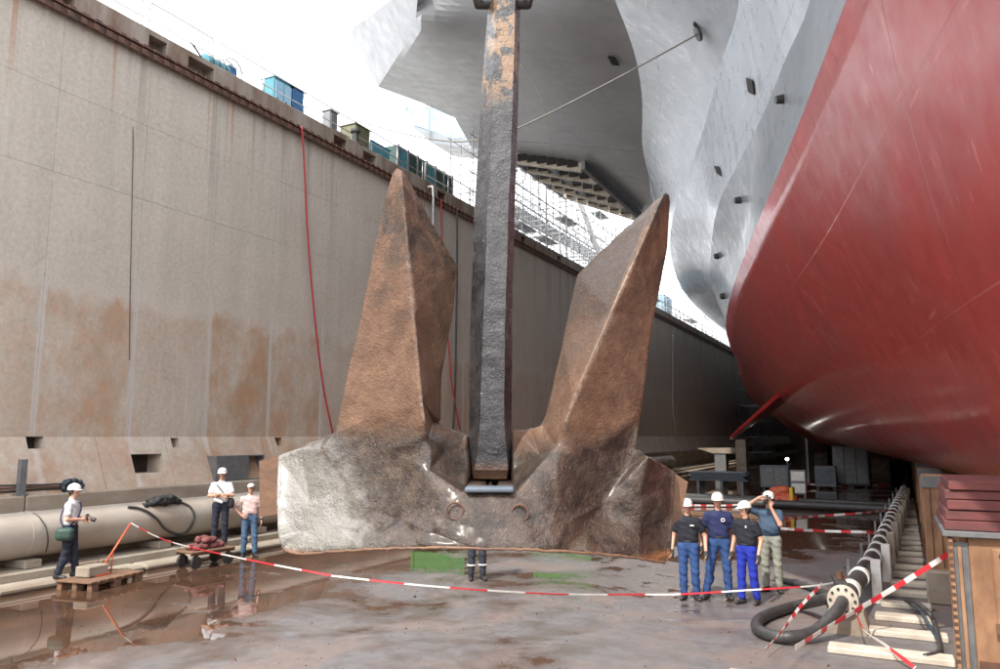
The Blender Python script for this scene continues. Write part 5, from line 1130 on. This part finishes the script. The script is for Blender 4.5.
t = thing('liferaft_bag', 'orange red bulky bag with yellow strap on the floor behind the photographer', 'bag', (p.x, p.y, 0)); o = MB().add(V.tolist(), Q.tolist()).build('bag', M['orange'], t, True)
MB().rbox((p.x+.30, p.y-.29, .02), (p.x+.46, p.y+.29, .82), bev=.04).build('strap', M['yellow'], t)
for i, (y_, x0, x1, r, lab) in enumerate(((33.5, -8.6, .0, .16, 'long dark pipe lying across the floor in front of the machines'), (36.2, -9.5, .2, .12, 'thinner dark pipe lying behind the long one'), (29.0, -9.8, -3.6, .07, 'low timber baulk across the wet floor behind the workmen'), (27.2, -9.2, -3.2, .07, 'second timber baulk across the wet floor behind the workmen'))):
    if i < 2: tag(MB().tube([(x0, y_+.3, r), (x1, y_-.6, r)], r, 12).build('floor_pipe', M['rubber'], None, 'auto'), lab, 'pipe')
    else: tag(MB().bar((x0, y_, .08), (x1, y_-.5, .08), .22, .14, bev=.01).build('timber_baulk', M['wood']), lab, 'timber')
# work lamp, pale screens
lp = at(787, 459, Y=58); t = thing('work_lamp', 'small lit work lamp on a mast deep under the ship', 'lamp', (lp.x, lp.y, 0)); MB().tube([(lp.x, lp.y, 0), (lp.x, lp.y, lp.z)], .04, 8).build('mast', M['greymetal'], t)
k = N('lamp_glow'); k.b.inputs['Emission Color'].default_value = (1, .95, .85, 1); k.b.inputs['Emission Strength'].default_value = 30; MB().lathe([(.01, -.1), (.10, -.05), (.10, .05), (.01, .1)], lp, 12).build('lamp_head', k.m, t, True)
# green skip standing behind the anchor: it shows in the puddles below it
for i, (px, lab) in enumerate(((438, 'green steel bin behind the anchor, seen only mirrored in the puddle left of the legs'), (562, 'green steel bin behind the anchor, mirrored in the puddle right of the legs'))):
    p = at(px, 547.5, Z=0); t = thing('waste_bin', lab, 'bin', (p.x, p.y, 0), 'green bins behind the anchor')
    MB().rbox((p.x-.8, p.y, .12), (p.x+.8, p.y+1.1, .95), bev=.03).build('tub', M['green'], t); MB().rbox((p.x-.85, p.y-.05, .952), (p.x+.85, p.y+1.15, 1.0), bev=.01).build('rim', M['green'], t)
    for q in (-.78, .78): MB().rbox((p.x+q-.04, p.y-.04, .15), (p.x+q+.04, p.y-.002, .94)).build('rib', M['green'], t)
    for q in (-.6, .6): MB().tube([(p.x+q-.04, p.y+.2, .08), (p.x+q+.04, p.y+.2, .08)], .08, 12).build('wheel', M['rubber'], t, 'auto')

# grit and small litter on the floor
mb = MB()
for _ in range(900):
    x = RNG.uniform(-13, 0); y = RNG.uniform(7.5, 27) if RNG.random() < .5 else RNG.uniform(7.5, 15); r = RNG.uniform(.006, .022)*(1 if RNG.random() < .93 else 2.2)
    c = Vector((x, y, r*.3)); a = RNG.uniform(0, 6.28)
    V = [c+Vector((r*math.cos(a+k*2.1)*RNG.uniform(.6, 1.3), r*math.sin(a+k*2.1)*RNG.uniform(.6, 1.3), -r*.3)) for k in range(3)]+[c+Vector((0, 0, r*RNG.uniform(.3, .8)))]
    mb.add(V, [(0, 1, 3), (1, 2, 3), (2, 0, 3), (0, 2, 1)])
tag(mb.build('grit', M['rustrail']), 'scattered grit and rust flakes on the dock floor', 'grit', kind='stuff')
